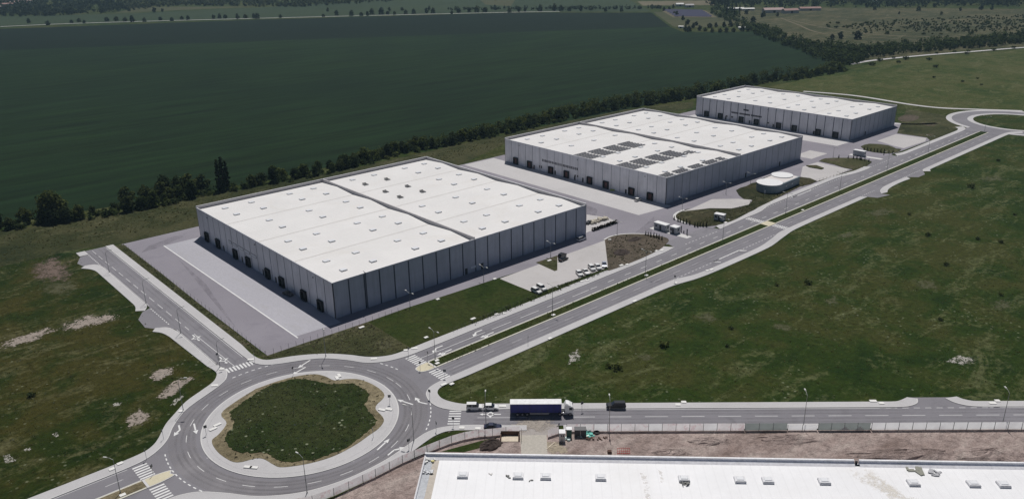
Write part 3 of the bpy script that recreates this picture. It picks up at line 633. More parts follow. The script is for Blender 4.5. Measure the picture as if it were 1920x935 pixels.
struct('road_marking', mk, M_WHITE); struct('worn_road_marking', wk, M_LANE_WORN)

# ------------------------------------------------------------------ warehouses
def seg_wall(o, u, L, H, pitch, n, mats, parent, seamw):
    """cladding between panel joints; o start, u direction, n outward normal"""
    b = MB(); o = Vector(o); u = Vector(u); n = Vector(n); k = round(L/pitch); p = L/k
    for i in range(k):
        a = o+u*(i*p+seamw/2 if i else 0); c = o+u*((i+1)*p-(seamw/2 if i < k-1 else 0))
        q = [a, c, c-n*.25, a-n*.25]
        b.add([(*w, z) for z in (0, H) for w in q], [(0, 1, 5, 4), (1, 2, 6, 5), (3, 0, 4, 7), (4, 5, 6, 7)], 0)
    e = o+u*L
    q = [o-n*.12, e-n*.12]
    b.add([(*q[0], 0), (*q[1], 0), (*q[1], H-.01), (*q[0], H-.01)], [(0, 1, 2, 3)], 1)
    return b.build('wall', mats, parent)
SKX = {0: [9.2, 21.2, 39.5, 51.5], 1: [9.2, 21.2, 39.5, 51.5], 2: [15.5, 33.6, 51.5], 3: [9.2, 21.2, 39.5, 51.5]}
SKXR = {0: [71.6, 83.5, 101.8, 114], 1: [71.6, 89.8, 107.9], 2: [72.2, 84.4, 102.2, 114.2], 3: [72.2, 84.3, 102.3, 114.3]}
def skylight(parent, x, y, zr, open_=False):
    b = MB(); b.box((x, y, zr+.11), (2.3, 1.9, .30)); c = b.build('skylight', M_SKYC, parent)
    d = MB()
    if open_:
        d.box((x, y, zr+.29), (2.2, 1.8, .05)); d.build('smoke_hatch', M_BLACK, c)
        e = MB(); V = [(x-1, y+.85, zr+.35), (x+1, y+.85, zr+.35), (x+1, y+1.5, zr+.75), (x-1, y+1.5, zr+.75)]
        e.add(V+[(a, bb+.08, z) for a, bb, z in V], [(0, 1, 2, 3), (7, 6, 5, 4), (2, 3, 7, 6)]); e.build('hatch_lid', M_DARK, c)
    else:
        d.box((x, y, zr+.33), (2.4, 2.0, .16), taper=.9); d.build('dome', M_SKY, c)
def warehouse(label, x0, y0, halves, D, wallmats, style):
    W = 61.0*halves; H = 13.0; t = thing('warehouse', label, 'warehouse', (x0, y0, 0))
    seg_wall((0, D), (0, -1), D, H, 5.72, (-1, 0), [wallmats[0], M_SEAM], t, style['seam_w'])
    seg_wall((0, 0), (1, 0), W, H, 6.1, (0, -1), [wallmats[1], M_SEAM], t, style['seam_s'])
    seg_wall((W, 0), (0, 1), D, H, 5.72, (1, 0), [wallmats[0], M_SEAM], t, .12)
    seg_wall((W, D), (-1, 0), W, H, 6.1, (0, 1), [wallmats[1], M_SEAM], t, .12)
    # roof: four shallow gables per hall, valleys between
    b = MB(); vy = [.2]+[D*k/4 for k in (1, 2, 3)]+[D-.2]
    def zr(y):
        k = min(3, int(y/(D/4))); f = (y-k*D/4)/(D/4); return 12.15+.75*(1-abs(2*f-1))
    for h in range(halves):
        xa = h*61+(.2 if h == 0 else .3); xb = (h+1)*61-(.2 if h == halves-1 else .3)
        ys = []
        for k in range(4):
            a, c = vy[k], vy[k+1]; ys += [a, (a+c)/2]
        ys.append(vy[-1])
        zz = [12.15 if i % 2 == 0 else 12.9 for i in range(len(ys))]
        for i in range(len(ys)-1):
            b.add([(xa, ys[i], zz[i]), (xb, ys[i], zz[i]), (xb, ys[i+1], zz[i+1]), (xa, ys[i+1], zz[i+1])], [(0, 1, 2, 3)], 0)
        for k in (1, 2, 3):
            b.add([(xa, vy[k]-.45, 12.2), (xb, vy[k]-.45, 12.2), (xb, vy[k]+.45, 12.2), (xa, vy[k]+.45, 12.2)], [(0, 1, 2, 3)], 1)
    rf = b.build('roof', [M_ROOF, M_VALLEY], t)
    # parapets
    b = MB()
    b.box((W-.14, D/2, 12.95), (.28, D, 1.3), mi=0); b.box((W/2, D-.14, 12.95), (W, .27, 1.3), mi=0)
    b.box((.14, D/2, 12.8), (.26, D-.3, .46), mi=0); b.box((W/2, .14, 12.8), (W-.3, .26, .46), mi=0)
    for h in range(1, halves): b.box((61*h, D/2, 12.9), (.5, D-.6, 1.75), mi=0)
    b.build('parapet', [M_PARA, M_CAP], t)
    b = MB()
    b.box((.1, D/2, 13.07), (.36, D+.3, .1)); b.box((W/2, .1, 13.074), (W+.3, .36, .1)); b.box((W-.14, D/2, 13.65), (.42, D, .08)); b.box((W/2, D-.14, 13.655), (W, .42, .08))
    b.build('parapet_cap', M_CAP, t)
    # rooflights
    hatch = style.get('hatch', [])
    for h in range(halves):
        for k in range(4):
            base = D*k/4
            for dy in (8.4, 19.9):
                for x in (SKX if h == 0 else SKXR)[k]:
                    y = base+dy
                    if style.get('skip') and style['skip'](x, y): continue
                    skylight(t, x, y, zr(y), any(abs(x-a)+abs(y-c) < 4 for a, c in hatch))
    # loading docks
    for y in (9.3, 21, 37.7, 49, 65.8, 77.6, 94.5, 106):
        b = MB(); z0, z1, w = .05, 3.85, 1.75
        for sg in (-1, 1): b.box((-.38, y+sg*(w-.25), (z0+z1)/2), (.75, .5, z1-z0))
        b.box((-.36, y, z1-.25), (.71, 2*w-1.02, .5)); s_ = b.build('dock_shelter', M_BLACK, t)
        d = MB(); d.box((-.03, y, 1.9), (.05, 2.4, 2.9)); d.build('dock_door', style['door'], s_)
        p = MB(); p.box((-.45, y, .25), (.9, 2.2, .4)); p.build('dock_leveller', M_DARK, s_)
    for y in style['doors']:
        b = MB(); b.box((-.04, y, 1.15), (.07, 1.1, 2.2)); b.build('door', M_DARK, t)
    for x in style['sdoors']:
        b = MB(); b.box((x, -.04, 1.3), (1.2, .07, 2.4)); b.build('door', M_DARK, t)
    for y in (13, 58, 103):
        b = MB(); b.box((-.15, y, 11.2), (.3, .35, .25)); b.build('wall_light', M_DARK, t)
    return t, zr
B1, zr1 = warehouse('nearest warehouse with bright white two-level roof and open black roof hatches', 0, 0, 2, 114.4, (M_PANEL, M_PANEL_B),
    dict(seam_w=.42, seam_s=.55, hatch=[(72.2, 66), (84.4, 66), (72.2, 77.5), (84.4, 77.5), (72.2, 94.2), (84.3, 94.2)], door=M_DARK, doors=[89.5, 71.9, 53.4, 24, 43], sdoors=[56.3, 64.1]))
# the six smoke hatches stand open
B2, zr2 = warehouse('middle warehouse with rows of grey solar panels on its white roof', 179.5, 2.4, 2, 115.4, (M_PANEL_BOUNCE, M_PANEL_S),
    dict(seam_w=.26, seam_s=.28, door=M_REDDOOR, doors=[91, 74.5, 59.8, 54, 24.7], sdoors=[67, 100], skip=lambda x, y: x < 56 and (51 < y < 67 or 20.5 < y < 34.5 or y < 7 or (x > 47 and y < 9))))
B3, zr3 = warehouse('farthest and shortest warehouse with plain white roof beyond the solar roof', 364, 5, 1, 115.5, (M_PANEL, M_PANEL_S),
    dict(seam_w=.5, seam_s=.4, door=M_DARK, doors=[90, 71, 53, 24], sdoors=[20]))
# windows and lettering on the loading fronts
for y0, y1 in ((83.3, 80.4), (79.2, 75.2), (74.2, 69.5), (68.5, 63.8), (62.6, 58.0)):
    b = MB(); b.box((-.05, (y0+y1)/2, 5.95), (.08, y0-y1, 1.1)); f = b.build('window', M_DARK, B1)
    d = MB(); d.box((-.1, (y0+y1)/2, 5.95), (.04, y0-y1-.3, .8)); d.build('pane', M_PALEGLASS, f)
M_LETTER = plain('dark_lettering', (.085, .085, .10), .6)
M_LETTER3 = plain('black_lettering', (.02, .022, .035), .6)
lr = random.Random(5)
b = MB(); y = 84.6
while y > 58.5:
    w = lr.choice((.35, .5, .7, .75)); h = lr.choice((1.2, 1.35, 1.35)); b.box((-.03, y-w/2, 6.2), (.05, w, h)); y -= w+lr.choice((.3, .35, .4))
b.build('lettering', M_LETTER, B2)
b = MB(); y = 85.8
for blk in (5.5, 8.2, 7.6):
    e = y-blk
    while y > e:
        w = lr.choice((.4, .6, .7)); b.box((-.03, y-w/2, 5.8), (.05, w, 1.15)); y -= w+.17
    y = e-.9
b.build('lettering', M_LETTER3, B3)
b = MB(); b.box((-.05, 74.5, 8.75), (.08, 4.0, 1.0)); b.build('wall_sign', M_LETTER3, B3)
for y in (86.6, 85.2): b = MB(); b.box((-.05, y, 2.2), (.08, .8, 1.5)); b.build('window', M_GLASS, B2)
for yy in (59.5, 57.8): b = MB(); b.box((-.05, yy, 2.4), (.08, .9, 1.0)); b.build('window', M_GLASS, B2)
for yy in (89.5, 57, 85): b = MB(); b.box((-.05, yy, 2.6), (.08, 1.6, 1.0)); b.build('window', M_GLASS, B3)
b = MB(); b.tube((12.6, -.25, .1), (12.6, -.25, 13.3), .16); b.tube((12.6, -.25, 13.3), (12.6, .9, 13.5), .1); b.build('downpipe', M_SEAM, B1)
for w, h, dx in ((7.2, 1.1, 58.5), ): b = MB(); b.box((59.8, -.05, 2.1), (2.4, .07, .9)); b.build('window', M_PALEGLASS, B1)
# solar arrays on the middle roof: each block one part
def pv(x0, x1, y0, y1):
    b = MB(); ny = max(2, round((y1-y0)/1.05)); nx = max(2, round((x1-x0)/1.8)); py = (y1-y0)/ny; px = (x1-x0)/nx
    for j in range(ny):
        ya = y0+j*py+(.22 if j % 2 == 0 else .05); yb = y0+(j+1)*py-(.05 if j % 2 == 0 else .22); za, zb = (.25, .45) if j % 2 == 0 else (.45, .25)
        for i in range(nx):
            xa = x0+i*px+.14; xb = x0+(i+1)*px-.14
            Z = lambda yy, dz: zr2(min(max(yy, .1), 115))+dz
            za_, zb_ = Z(ya, za), Z(yb, zb)
            b.add([(xa, ya, za_), (xb, ya, za_), (xb, yb, zb_), (xa, yb, zb_)], [(0, 1, 2, 3)], 0)
            b.add([(xa-.04, ya-.04, za_-.03), (xb+.04, ya-.04, za_-.03), (xb+.04, yb+.04, zb_-.03), (xa-.04, yb+.04, zb_-.03)], [(0, 1, 2, 3)], 1)
    return b.build('solar_array', [M_PV, M_PVF], B2)
for x0, x1 in ((1.0, 10.6), (12.4, 22), (24.3, 34), (36, 46)): pv(x0, x1, 50.3, 63.2)
for x0, x1 in ((1.0, 10.4), (12, 21.6), (24.2, 33.8), (35.8, 45.6)): pv(x0, x1, 21.4, 34)
pv(47.2, 52.2, 21, 27)
for x0, x1 in ((.6, 9.3), (11.6, 20.8), (24, 33), (35.6, 45.2), (47, 51.8)): pv(x0, x1, .8, 6.8)

# the building under construction at the bottom: its own frame
BD = Vector((.713, -.702)); b_ang = math.atan2(BD.y, BD.x)
W4 = thing('warehouse', 'unfinished warehouse in the foreground with glaring white membrane roof and scattered offcuts', 'warehouse', (-33.9, -98.5, 0), b_ang)
L4, D4 = 190.0, 75.0
b = MB()
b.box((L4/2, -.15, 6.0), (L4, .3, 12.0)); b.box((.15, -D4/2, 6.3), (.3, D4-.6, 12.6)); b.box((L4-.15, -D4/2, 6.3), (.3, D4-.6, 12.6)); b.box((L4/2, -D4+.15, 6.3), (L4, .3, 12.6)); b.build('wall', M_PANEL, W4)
b = MB(); b.add([(3.3, -1.0, 12.02), (L4-.3, -1.0, 12.02), (L4-.3, -D4+.3, 12.02), (3.3, -D4+.3, 12.02)], [(0, 3, 2, 1)]); b.build('roof', M_ROOF_NEW, W4)
b = MB(); b.add([(1.9, -.4, 12.0), (3.3, -.4, 12.0), (3.3, -D4+.3, 12.0), (1.9, -D4+.3, 12.0)], [(0, 3, 2, 1)]); b.build('insulation_strip', plain('beige_insulation', (.52, .47, .41), .9), W4)
b = MB(); y = -.35
while y > -30:
    b.box((1.1, y-.11, 11.96), (1.6, .2, .12), mi=0); y -= .34
b.box((1.1, -D4/2, 11.9), (1.6, D4-.6, .03), mi=1); b.build('metal_deck', [plain('zinc_deck', (.55, .57, .60), .4, .3), M_GALV], W4)
for x0, x1 in ((.0, 92.2), (93.2, L4)):
    b = MB(); b.box(((x0+x1)/2, -.15, 12.5), (x1-x0, .34, 1.0)); b.add([(x0, -1.30, 12.03), (x1, -1.30, 12.03), (x1, -.33, 12.66), (x0, -.33, 12.66)], [(0, 1, 2, 3)]); pp = b.build('parapet', plain('grey_parapet_foil', (.86, .85, .88), .5), W4)
    b = MB(); b.box(((x0+x1)/2, -.15, 13.03), (x1-x0, .42, .07)); b.build('coping', plain('coping_foil', (.84, .84, .86), .5), pp)
b = MB(); b.box((92.7, -.2, 12.4), (.5, .2, .8)); b.build('parapet_gap', M_DARK, W4)
b = MB(); b.box((.1, -D4/2, 12.35), (.22, D4-.6, .7)); b.build('parapet', plain('edge_flashing', (.66, .66, .68), .5), W4)
for x in (9, 20.7, 26.5, 38, 55.3, 66.8, 72.5, 84, 102, 114, 120):
    for y in (-6.7, -24.0):
        b = MB(); b.box((x, y, 12.22), (2.3, 1.9, .44)); c = b.build('skylight', plain('skylight_upstand', (.66, .66, .68), .5), W4)
        d = MB(); d.box((x, y, 12.5), (2.15, 1.75, .14)); d.build('skylight_frame', plain('skylight_frame_grey', (.74, .74, .76), .4), c)
        e = MB(); e.box((x, y, 12.63), (1.6, 1.25, .14), taper=.8); e.build('dome', M_SKY, c)
def stain(pts, m):
    w = [on_w4(x, y)[:2] for x, y in pts]; o = patch('stain', None, m, 12.03, world_pts=w); del o['kind']; o.parent = W4; o.matrix_parent_inverse = Matrix.Translation(W4.location).inverted() if False else (Matrix.Translation(W4.location) @ Matrix.Rotation(b_ang, 4, 'Z')).inverted()
def on_w4(x, y, z=12.03):
    c, s = math.cos(b_ang), math.sin(b_ang); return (-33.9+x*c-y*s, -98.5+x*s+y*c, z)
MR_STAIN = ragged_mat('water_stain', (.62, .56, .46), .15, .5, .4); MR_SCUFF = ragged_mat('roof_scuffs', (.60, .56, .51), .40, .2, .35)
stain([(90.5, -1.2), (95, -1.2), (99, -8), (104, -16), (97, -16), (93, -9), (89, -5)], MR_STAIN); stain([(46, -2), (48, -2), (48.5, -9), (48, -16), (46, -16), (46.3, -9)], MR_SCUFF); stain([(50, -2), (51.5, -2), (51.5, -8), (50.2, -9)], MR_SCUFF)
def scrap(name, label, cat, x, y, m, size, seed, n=5, group=None):
    r = random.Random(seed); b = MB()
    for i in range(n):
        b.box((r.uniform(-.5, .5)*size[0], r.uniform(-.5, .5)*size[1], .06+r.uniform(0, size[2])), (size[0]*r.uniform(.25, .6), size[1]*r.uniform(.2, .5), r.uniform(.05, .2)), r.uniform(0, 3))
    o = b.build(name, m); o.location = on_w4(x, y); o.rotation_euler = (0, 0, b_ang); return tag(o, label, cat, group)
M_SCRAP = plain('grey_offcut', (.20, .20, .19), .8); M_WSCRAP = plain('white_offcut', (.7, .7, .68), .7)
scrap('offcut_pile', 'dark grey membrane offcuts left between first and second skylight of the foreground roof', 'offcuts', 18.6, -6.8, M_SCRAP, (1.0, .9, .15), 1)
scrap('offcut_pile', 'small dark scraps just right of the second skylight on the foreground roof', 'offcuts', 23.3, -8.2, M_SCRAP, (.9, .8, .05), 2, 3)
scrap('offcut_pile', 'olive grey folded sheet lying by the parapet at the right of the foreground roof', 'offcuts', 104.2, -2.3, plain('olive_sheet', (.26, .26, .22), .8), (3.2, 2.2, .1), 3, 7)
scrap('offcut_pile', 'crumpled grey foil strip beside the olive sheet near the right parapet', 'offcuts', 108.0, -3.2, plain('grey_foil', (.42, .42, .44), .5), (2.8, 1.6, .2), 4, 6)
scrap('offcut_pile', 'dark rubble heaped against the front of the fifth foreground skylight', 'offcuts', 55.4, -8.2, M_SCRAP, (2.2, .6, .3), 5, 9)
scrap('membrane_scrap', 'thin pale curled strip right of the first foreground skylight', 'offcuts', 14.6, -6.0, M_VALLEY, (1.6, .5, .02), 6, 3)
scrap('sack_pile', 'white and grey sacks heaped in the corner of the metal deck', 'sacks', 1.5, -1.2, M_WSCRAP, (2.2, .8, .4), 7, 9)
scrap('material_bundle', 'white wrapped bundle lying on the corrugated deck edge', 'bundle', .8, -2.3, M_WSCRAP, (1.2, 1.2, .3), 8, 5)
scrap('material_bundle', 'bundle of grey profiles stacked across the corrugated deck', 'bundle', 1.5, -5.6, M_GALV, (2.0, 1.2, .4), 9, 8)
scrap('insulation_roll', 'bright yellow bag on the beige strip of the roof corner', 'bag', 1.9, -1.9, plain('yellow_bag', (.75, .66, .22), .6), (.7, .6, .4), 10, 4)

# ------------------------------------------------------------------ cabins and pump house
def cabin(label, loc, L, W, H, rz=0, group=None, door=True):
    t = thing('gate_cabin', label, 'cabin', loc, rz, group)
    b = MB(); b.box((0, 0, H/2+.1), (L, W, H-.2)); b.build('wall', M_CABIN, t)
    b = MB(); b.box((0, 0, H+.06), (L+.25, W+.25, .14)); b.build('roof', M_CABIN_ROOF, t)
    b = MB(); b.box((0, 0, .06), (L+.1, W+.1, .12)); b.build('base_frame', M_DARK, t)
    if door:
        b = MB(); b.box((L*.05, -W/2-.02, 1.2), (.95, .05, 2.1)); d = b.build('door', M_DARK, t)
        b = MB(); b.box((-L*.3, -W/2-.02, 1.7), (1.0, .05, .8)); b.build('window', M_GLASS, t)
    b = MB(); b.box((L/2+.02, .2, 1.7), (.05, 1.0, .9)); b.build('window', M_GLASS, t)
    return t
flat('cabin_island', [(147.0, -14.3), (150.6, -14.3), (151.6, -33.5), (148.2, -33.5)], .03, M_KERB)
cabin('longer grey cabin with white roof on the gate island', (149.5, -19.0, .04), 6.4, 2.7, 2.9, R(-90))
cabin('small square grey cabin beside the longer gate cabin', (150.2, -25.6, .04), 3.2, 3.0, 2.9, R(-90))
cabin('small white-roofed cabin alone on the planted island grass', (178.0, -29.0, .14), 4.4, 2.6, 2.8, R(-78))
flat('cabin_island', [(329.5, -12), (332.7, -12), (334.5, -30), (331.4, -30)], .03, M_KERB)
cabin('long white cabin at the second gate near the farthest warehouse', (332.2, -17.0, .04), 6.4, 2.7, 2.9, R(-90), door=False)
TK = thing('pump_house', 'low blue-grey pump house with a rounded left end and flat pale roofs', 'building', (241.5, -21.0, 0), R(3))
b = MB(); b.prism([(-7, -3.6), (12.8, -3.6), (12.8, 8.6), (-7, 8.6)]+[(-7+6.1*math.cos(R(a)), 2.5+6.1*math.sin(R(a))) for a in range(100, 270, 10)], 0, 4.1); b.build('wall', M_TANK, TK)
b = MB(); b.prism([(-2.5, -3.0), (12.2, -3.0), (12.2, 8.0), (-2.5, 8.0)], 4.0, 4.16); b.build('roof', plain('beige_roof_sheet', (.68, .64, .62), .7, var=.04), TK)
ring = [(-6.9+6.35*math.cos(R(k*10)), 2.5+6.35*math.sin(R(k*10))) for k in range(36)]
b = MB(); b.prism(ring, 4.0, 4.25, bottom=True); b.build('round_roof', M_CABIN_ROOF, TK)
ring = [(8.6+5.4*math.cos(R(k*10)), 4.0+5.4*math.sin(R(k*10))) for k in range(36)]
b = MB(); b.prism(ring, 4.05, 4.6, bottom=True); b.build('round_roof', M_CABIN_ROOF, TK)
b = MB(); b.box((1.0, 8.3, 4.35), (10, .4, .6)); b.build('parapet', M_PARA, TK)
b = MB(); b.box((4.5, -3.72, 2.6), (16.4, .2, .14)); b.build('wall_band', M_GALV, TK)
for x in (-1, 5): b = MB(); b.box((x, -3.65, 2.0), (.9, .08, .7)); b.build('window', M_PALEGLASS, TK)
b = MB(); b.box((-13.6, 1.0, .9), (.9, .5, 1.8)); b.build('vent_cabinet', M_PAD, TK)

# ------------------------------------------------------------------ street lamps and signs
def make_lamp(label, loc, h, arms, rz, group):
    t = thing('street_lamp', label, 'street lamp', loc, rz, group)
    b = MB(); b.tube((0, 0, 0), (0, 0, h), .10, .055, 8); b.build('pole', M_LAMP, t)
    b = MB(); b.tube((0, 0, 0), (0, 0, .5), .16, .14, 8); b.build('base_collar', M_LAMP, t)
    for sg in arms:
        b = MB(); b.tube((0, 0, h), (sg*.9, 0, h+.45), .05, n=6); b.tube((sg*.9, 0, h+.45), (sg*1.6, 0, h+.55), .045, n=6); b.build('arm', M_LAMP, t)
        b = MB(); b.box((sg*2.05, 0, h+.58), (1.0, .36, .16), taper=.8); b.build('lamp_head', M_LAMPHEAD, t)
    return t
la = make_lamp('tall twin-arm street lamp in the grass median just past the roundabout refuge', (*G(816, 673), 0), 9.2, (1, -1), R(90), 'lamps in the boulevard median')
mids = [((1036, 584), 'twin-arm median lamp opposite the two white cars parked side by side'), ((1210, 515), 'twin-arm median lamp level with the brown soil island'), ((1355, 451), 'twin-arm median lamp just beyond the gate cabins'), ((1473, 400), 'twin-arm median lamp in front of the pump house'), ((1574, 360), 'twin-arm median lamp beyond the pump house'), ((1663, 319), 'twin-arm median lamp at the second gate'), ((1740, 285.6), 'twin-arm median lamp past the long white cabin'), ((1846, 246), 'twin-arm median lamp at the far roundabout end')]
for p, l in mids: dup(la, (*G(*p), 0), R(90), l)
lb = make_lamp('single-arm lamp on the left road beside the upper driveway', (*G(205, 510.5), .1), 8.2, (1,), 0, 'lamps along the left road')
for p, l in (((274, 568), 'single-arm lamp on the left road just above the middle driveway'), ((339, 624), 'single-arm lamp on the left road just below the middle driveway'), ((412.5, 688), 'single-arm lamp on the left road next to its zebra crossing')): dup(lb, (*G(*p), .1), 0, l)
lc = make_lamp('tall lamp on the pavement between yard fence and roundabout', (*G(611, 668), .1), 9.5, (1,), R(-110), 'lamps around the roundabout')
dup(lc, (*G(344, 770), .1), R(-40), 'tall lamp on the outer pavement left of the roundabout')
dup(lc, (*G(226, 924), .1), R(130), 'tall lamp in the dry median of the lower left road', scale=.95)
dup(lc, (*G(576, 924), .1), R(100), 'tall lamp at the bottom edge below the roundabout')
dup(lc, (*G(776, 826), .1), R(120), 'tall lamp on the pavement beside the curved hoarding')
ld = make_lamp('roadside lamp standing by the dark blue car', (*T(53.5, -66.2), .1), 9.3, (1,), T_ANG+R(90), 'lamps along the lorry road')
for p, l in (((1142, 811), 'roadside lamp standing by the parked black pickup'), ((1506, 801), 'roadside lamp behind the torn white banner of the hoarding'), ((1879, 797), 'rightmost roadside lamp by the lorry road')): dup(ld, (*G(*p), .1), T_ANG+R(90), l)
le = make_lamp('short yard lamp by the long lawn near the warehouse corner', (*G(769, 577), .05), 5.4, (1, -1), R(90), 'short lamps along the service road')
for p, l in (((907, 527), 'short yard lamp at the far tip of the long lawn'), ((1032.5, 480.6), 'short yard lamp at the triangular grass island'), ((1157, 439), 'short yard lamp at the corner of the concrete slab'), ((1279, 394), 'short yard lamp at the tip of the planted island'), ((1361, 364), 'short yard lamp below the solar roof wall'), ((1407, 346), 'short yard lamp behind the pump house'), ((1562, 295), 'short yard lamp at the second gate yard')): dup(le, (*G(*p), .05), R(90), l)
def make_sign(label, loc, shape, rz, group):
    t = thing('road_sign', label, 'road sign', loc, rz, group)
    b = MB(); b.tube((0, 0, 0), (0, 0, 2.7), .05, n=6); b.build('post', M_GALV, t)
    b = MB()
    if shape == 'round': b.tube((0, .05, 2.5), (0, .09, 2.5), .38, n=14)
    else: b.box((0, .07, 2.4), (.8, .04, .8))
    b.build('sign_plate', M_SIGN, t); return t
sg1 = make_sign('road sign on the pavement left of the roundabout', (*G(307, 823), .13), 'round', R(60), 'round road signs')
sg2 = make_sign('road sign on the left paved bay of the roundabout island', (*G(387, 815), .15), 'square', R(170), 'square road signs')
for i, (p, l) in enumerate([((287.5, 890), 'road sign on the pale refuge of the lower left road'), ((275, 861), 'road sign at the end of the lower left zebra crossing'), ((731, 757), 'road sign on the right paved bay of the roundabout island'), ((550, 704), 'road sign on the upper paved rim of the roundabout island'), ((818, 808), 'road sign on the pavement corner left of the dark blue car'), ((850, 800), 'road sign by the lower end of the lorry road zebra'), ((767, 841), 'road sign by the curved hoarding pavement'), ((700, 820), 'road sign at the lower right rim of the roundabout island'), ((806, 747), 'road sign on the pavement corner above the lorry road zebra'), ((788, 694), 'road sign on the pale refuge of the boulevard'), ((766, 667), 'road sign at the upper end of the boulevard zebra'), ((802, 675), 'road sign in the tip of the grass median'), ((834, 709), 'road sign at the lower end of the boulevard zebra'), ((409, 678), 'road sign at the left end of the left road zebra'), ((478, 678), 'road sign at the right end of the left road zebra'), ((1265, 530), 'road sign at the bus bay on the far carriageway'), ((1091, 770), 'thin road sign just ahead of the lorry'), ((990, 645), 'road sign on the far pavement of the boulevard')]):
    dup(sg1 if i % 2 else sg2, (*G(*p), .14), R(40+i*53), l)

# ------------------------------------------------------------------ white utility pads
def make_pad(label, p, rz, sz=(1.9, 1.3), group='white concrete pads along the pavements'):
    b = MB(); b.box((0, 0, .11), (sz[0], sz[1], .22)); o = b.build('utility_pad', M_PAD); o.location = (*p, .06); o.rotation_euler = (0, 0, rz)
    return tag(o, label, 'utility pad', group)
PADS = [(678, 613, 0), (821, 560.5, 0), (927.5, 522.5, 0), (887, 597, 0), (799, 632, 0), (761, 656, 1), (777, 652.5, 1), (931, 588.5, 0), (945, 587, 0), (701, 672, 1), (820, 680.5, 0), (819, 675, 0), (1030, 488, 0), (1091, 527, 0), (1101, 525.5, 0), (1165, 497, 0), (1176, 495.5, 0), (1231, 470, 0), (1241, 469, 0), (1212, 516, 0), (1037.5, 590, 0), (1190, 564, 0), (1267.5, 530, 0), (1326, 507, 0), (1334, 505, 0), (1031, 634, 0), (847, 719, 0), (832, 720, 0), (1282, 753, 2), (1271, 758, 2), (1637, 751, 2), (1652.5, 755, 2), (1870, 750.5, 2), (1861, 755, 2), (866, 801, 2), (896, 802.5, 2), (942.5, 760.5, 2), (225, 868, 0), (210, 878.5, 0), (402.5, 722, 1), (340, 770, 1), (230, 927, 0), (470, 673.5, 1), (416, 691, 1), (1446, 380, 0), (1530, 348, 0), (1505, 393.5, 0), (1143, 449, 0), (1360, 417, 0), (1342, 411, 0)]
PADS += [(407.5, 796, 3), (399.5, 804, 3), (636, 704, 4), (632, 708.5, 4), (729, 767, 5), (716, 768, 5), (465, 875, 6), (476, 876, 6)]
for i, (x, y, k) in enumerate(PADS):
    ang = {0: 0, 1: R(-35), 2: T_ANG, 3: R(5), 4: R(75), 5: R(-60), 6: R(-50)}[k]
    p = G(x, y, .2)
    if k >= 3: make_pad('white slab set in a paved bay of the roundabout island', p, ang, (2.0, .85), 'white slabs in the roundabout bays').location.z = .16
    else: make_pad({0: 'white concrete pad beside the boulevard or its lawns', 1: 'white concrete pad on the pavement curve around the roundabout', 2: 'white concrete pad on the pavement of the lorry road'}[k], p, ang, (1.35+.5*(i % 3 == 0), 1.0), {0: 'white pads along the boulevard', 1: 'white pads around the roundabout', 2: 'white pads along the lorry road'}[k]).location.z = .08

# ------------------------------------------------------------------ vehicles
def paint(name, c, rough=.3): return plain('car_paint_'+name, c, rough, 0, .6, .03)
P_WHITE = paint('white', (.80, .80, .79)); P_BLACK = paint('black', (.012, .013, .016)); P_NAVY = paint('navy', (.012, .017, .05)); P_BLUE = paint('silver_blue', (.36, .40, .50)); P_GREY = paint('dark_grey', (.05, .05, .055)); P_SILVER = paint('silver', (.55, .56, .58))
M_LIGHT = plain('headlight_glass', (.7, .7, .68), .15); M_TAIL = plain('tail_light_red', (.35, .02, .02), .3); M_RIM = plain('wheel_rim', (.45, .45, .46), .35, .7)
def wheel(t, x, y, r=.33):
    b = MB(); b.tube((x, y-.11, r), (x, y+.11, r), r, n=14); w = b.build('wheel', M_BLACK, t)
    b = MB(); sg = 1 if y > 0 else -1; b.tube((x, y+sg*.111, r), (x, y+sg*.125, r), r*.6, n=10); b.build('rim', M_RIM, w)
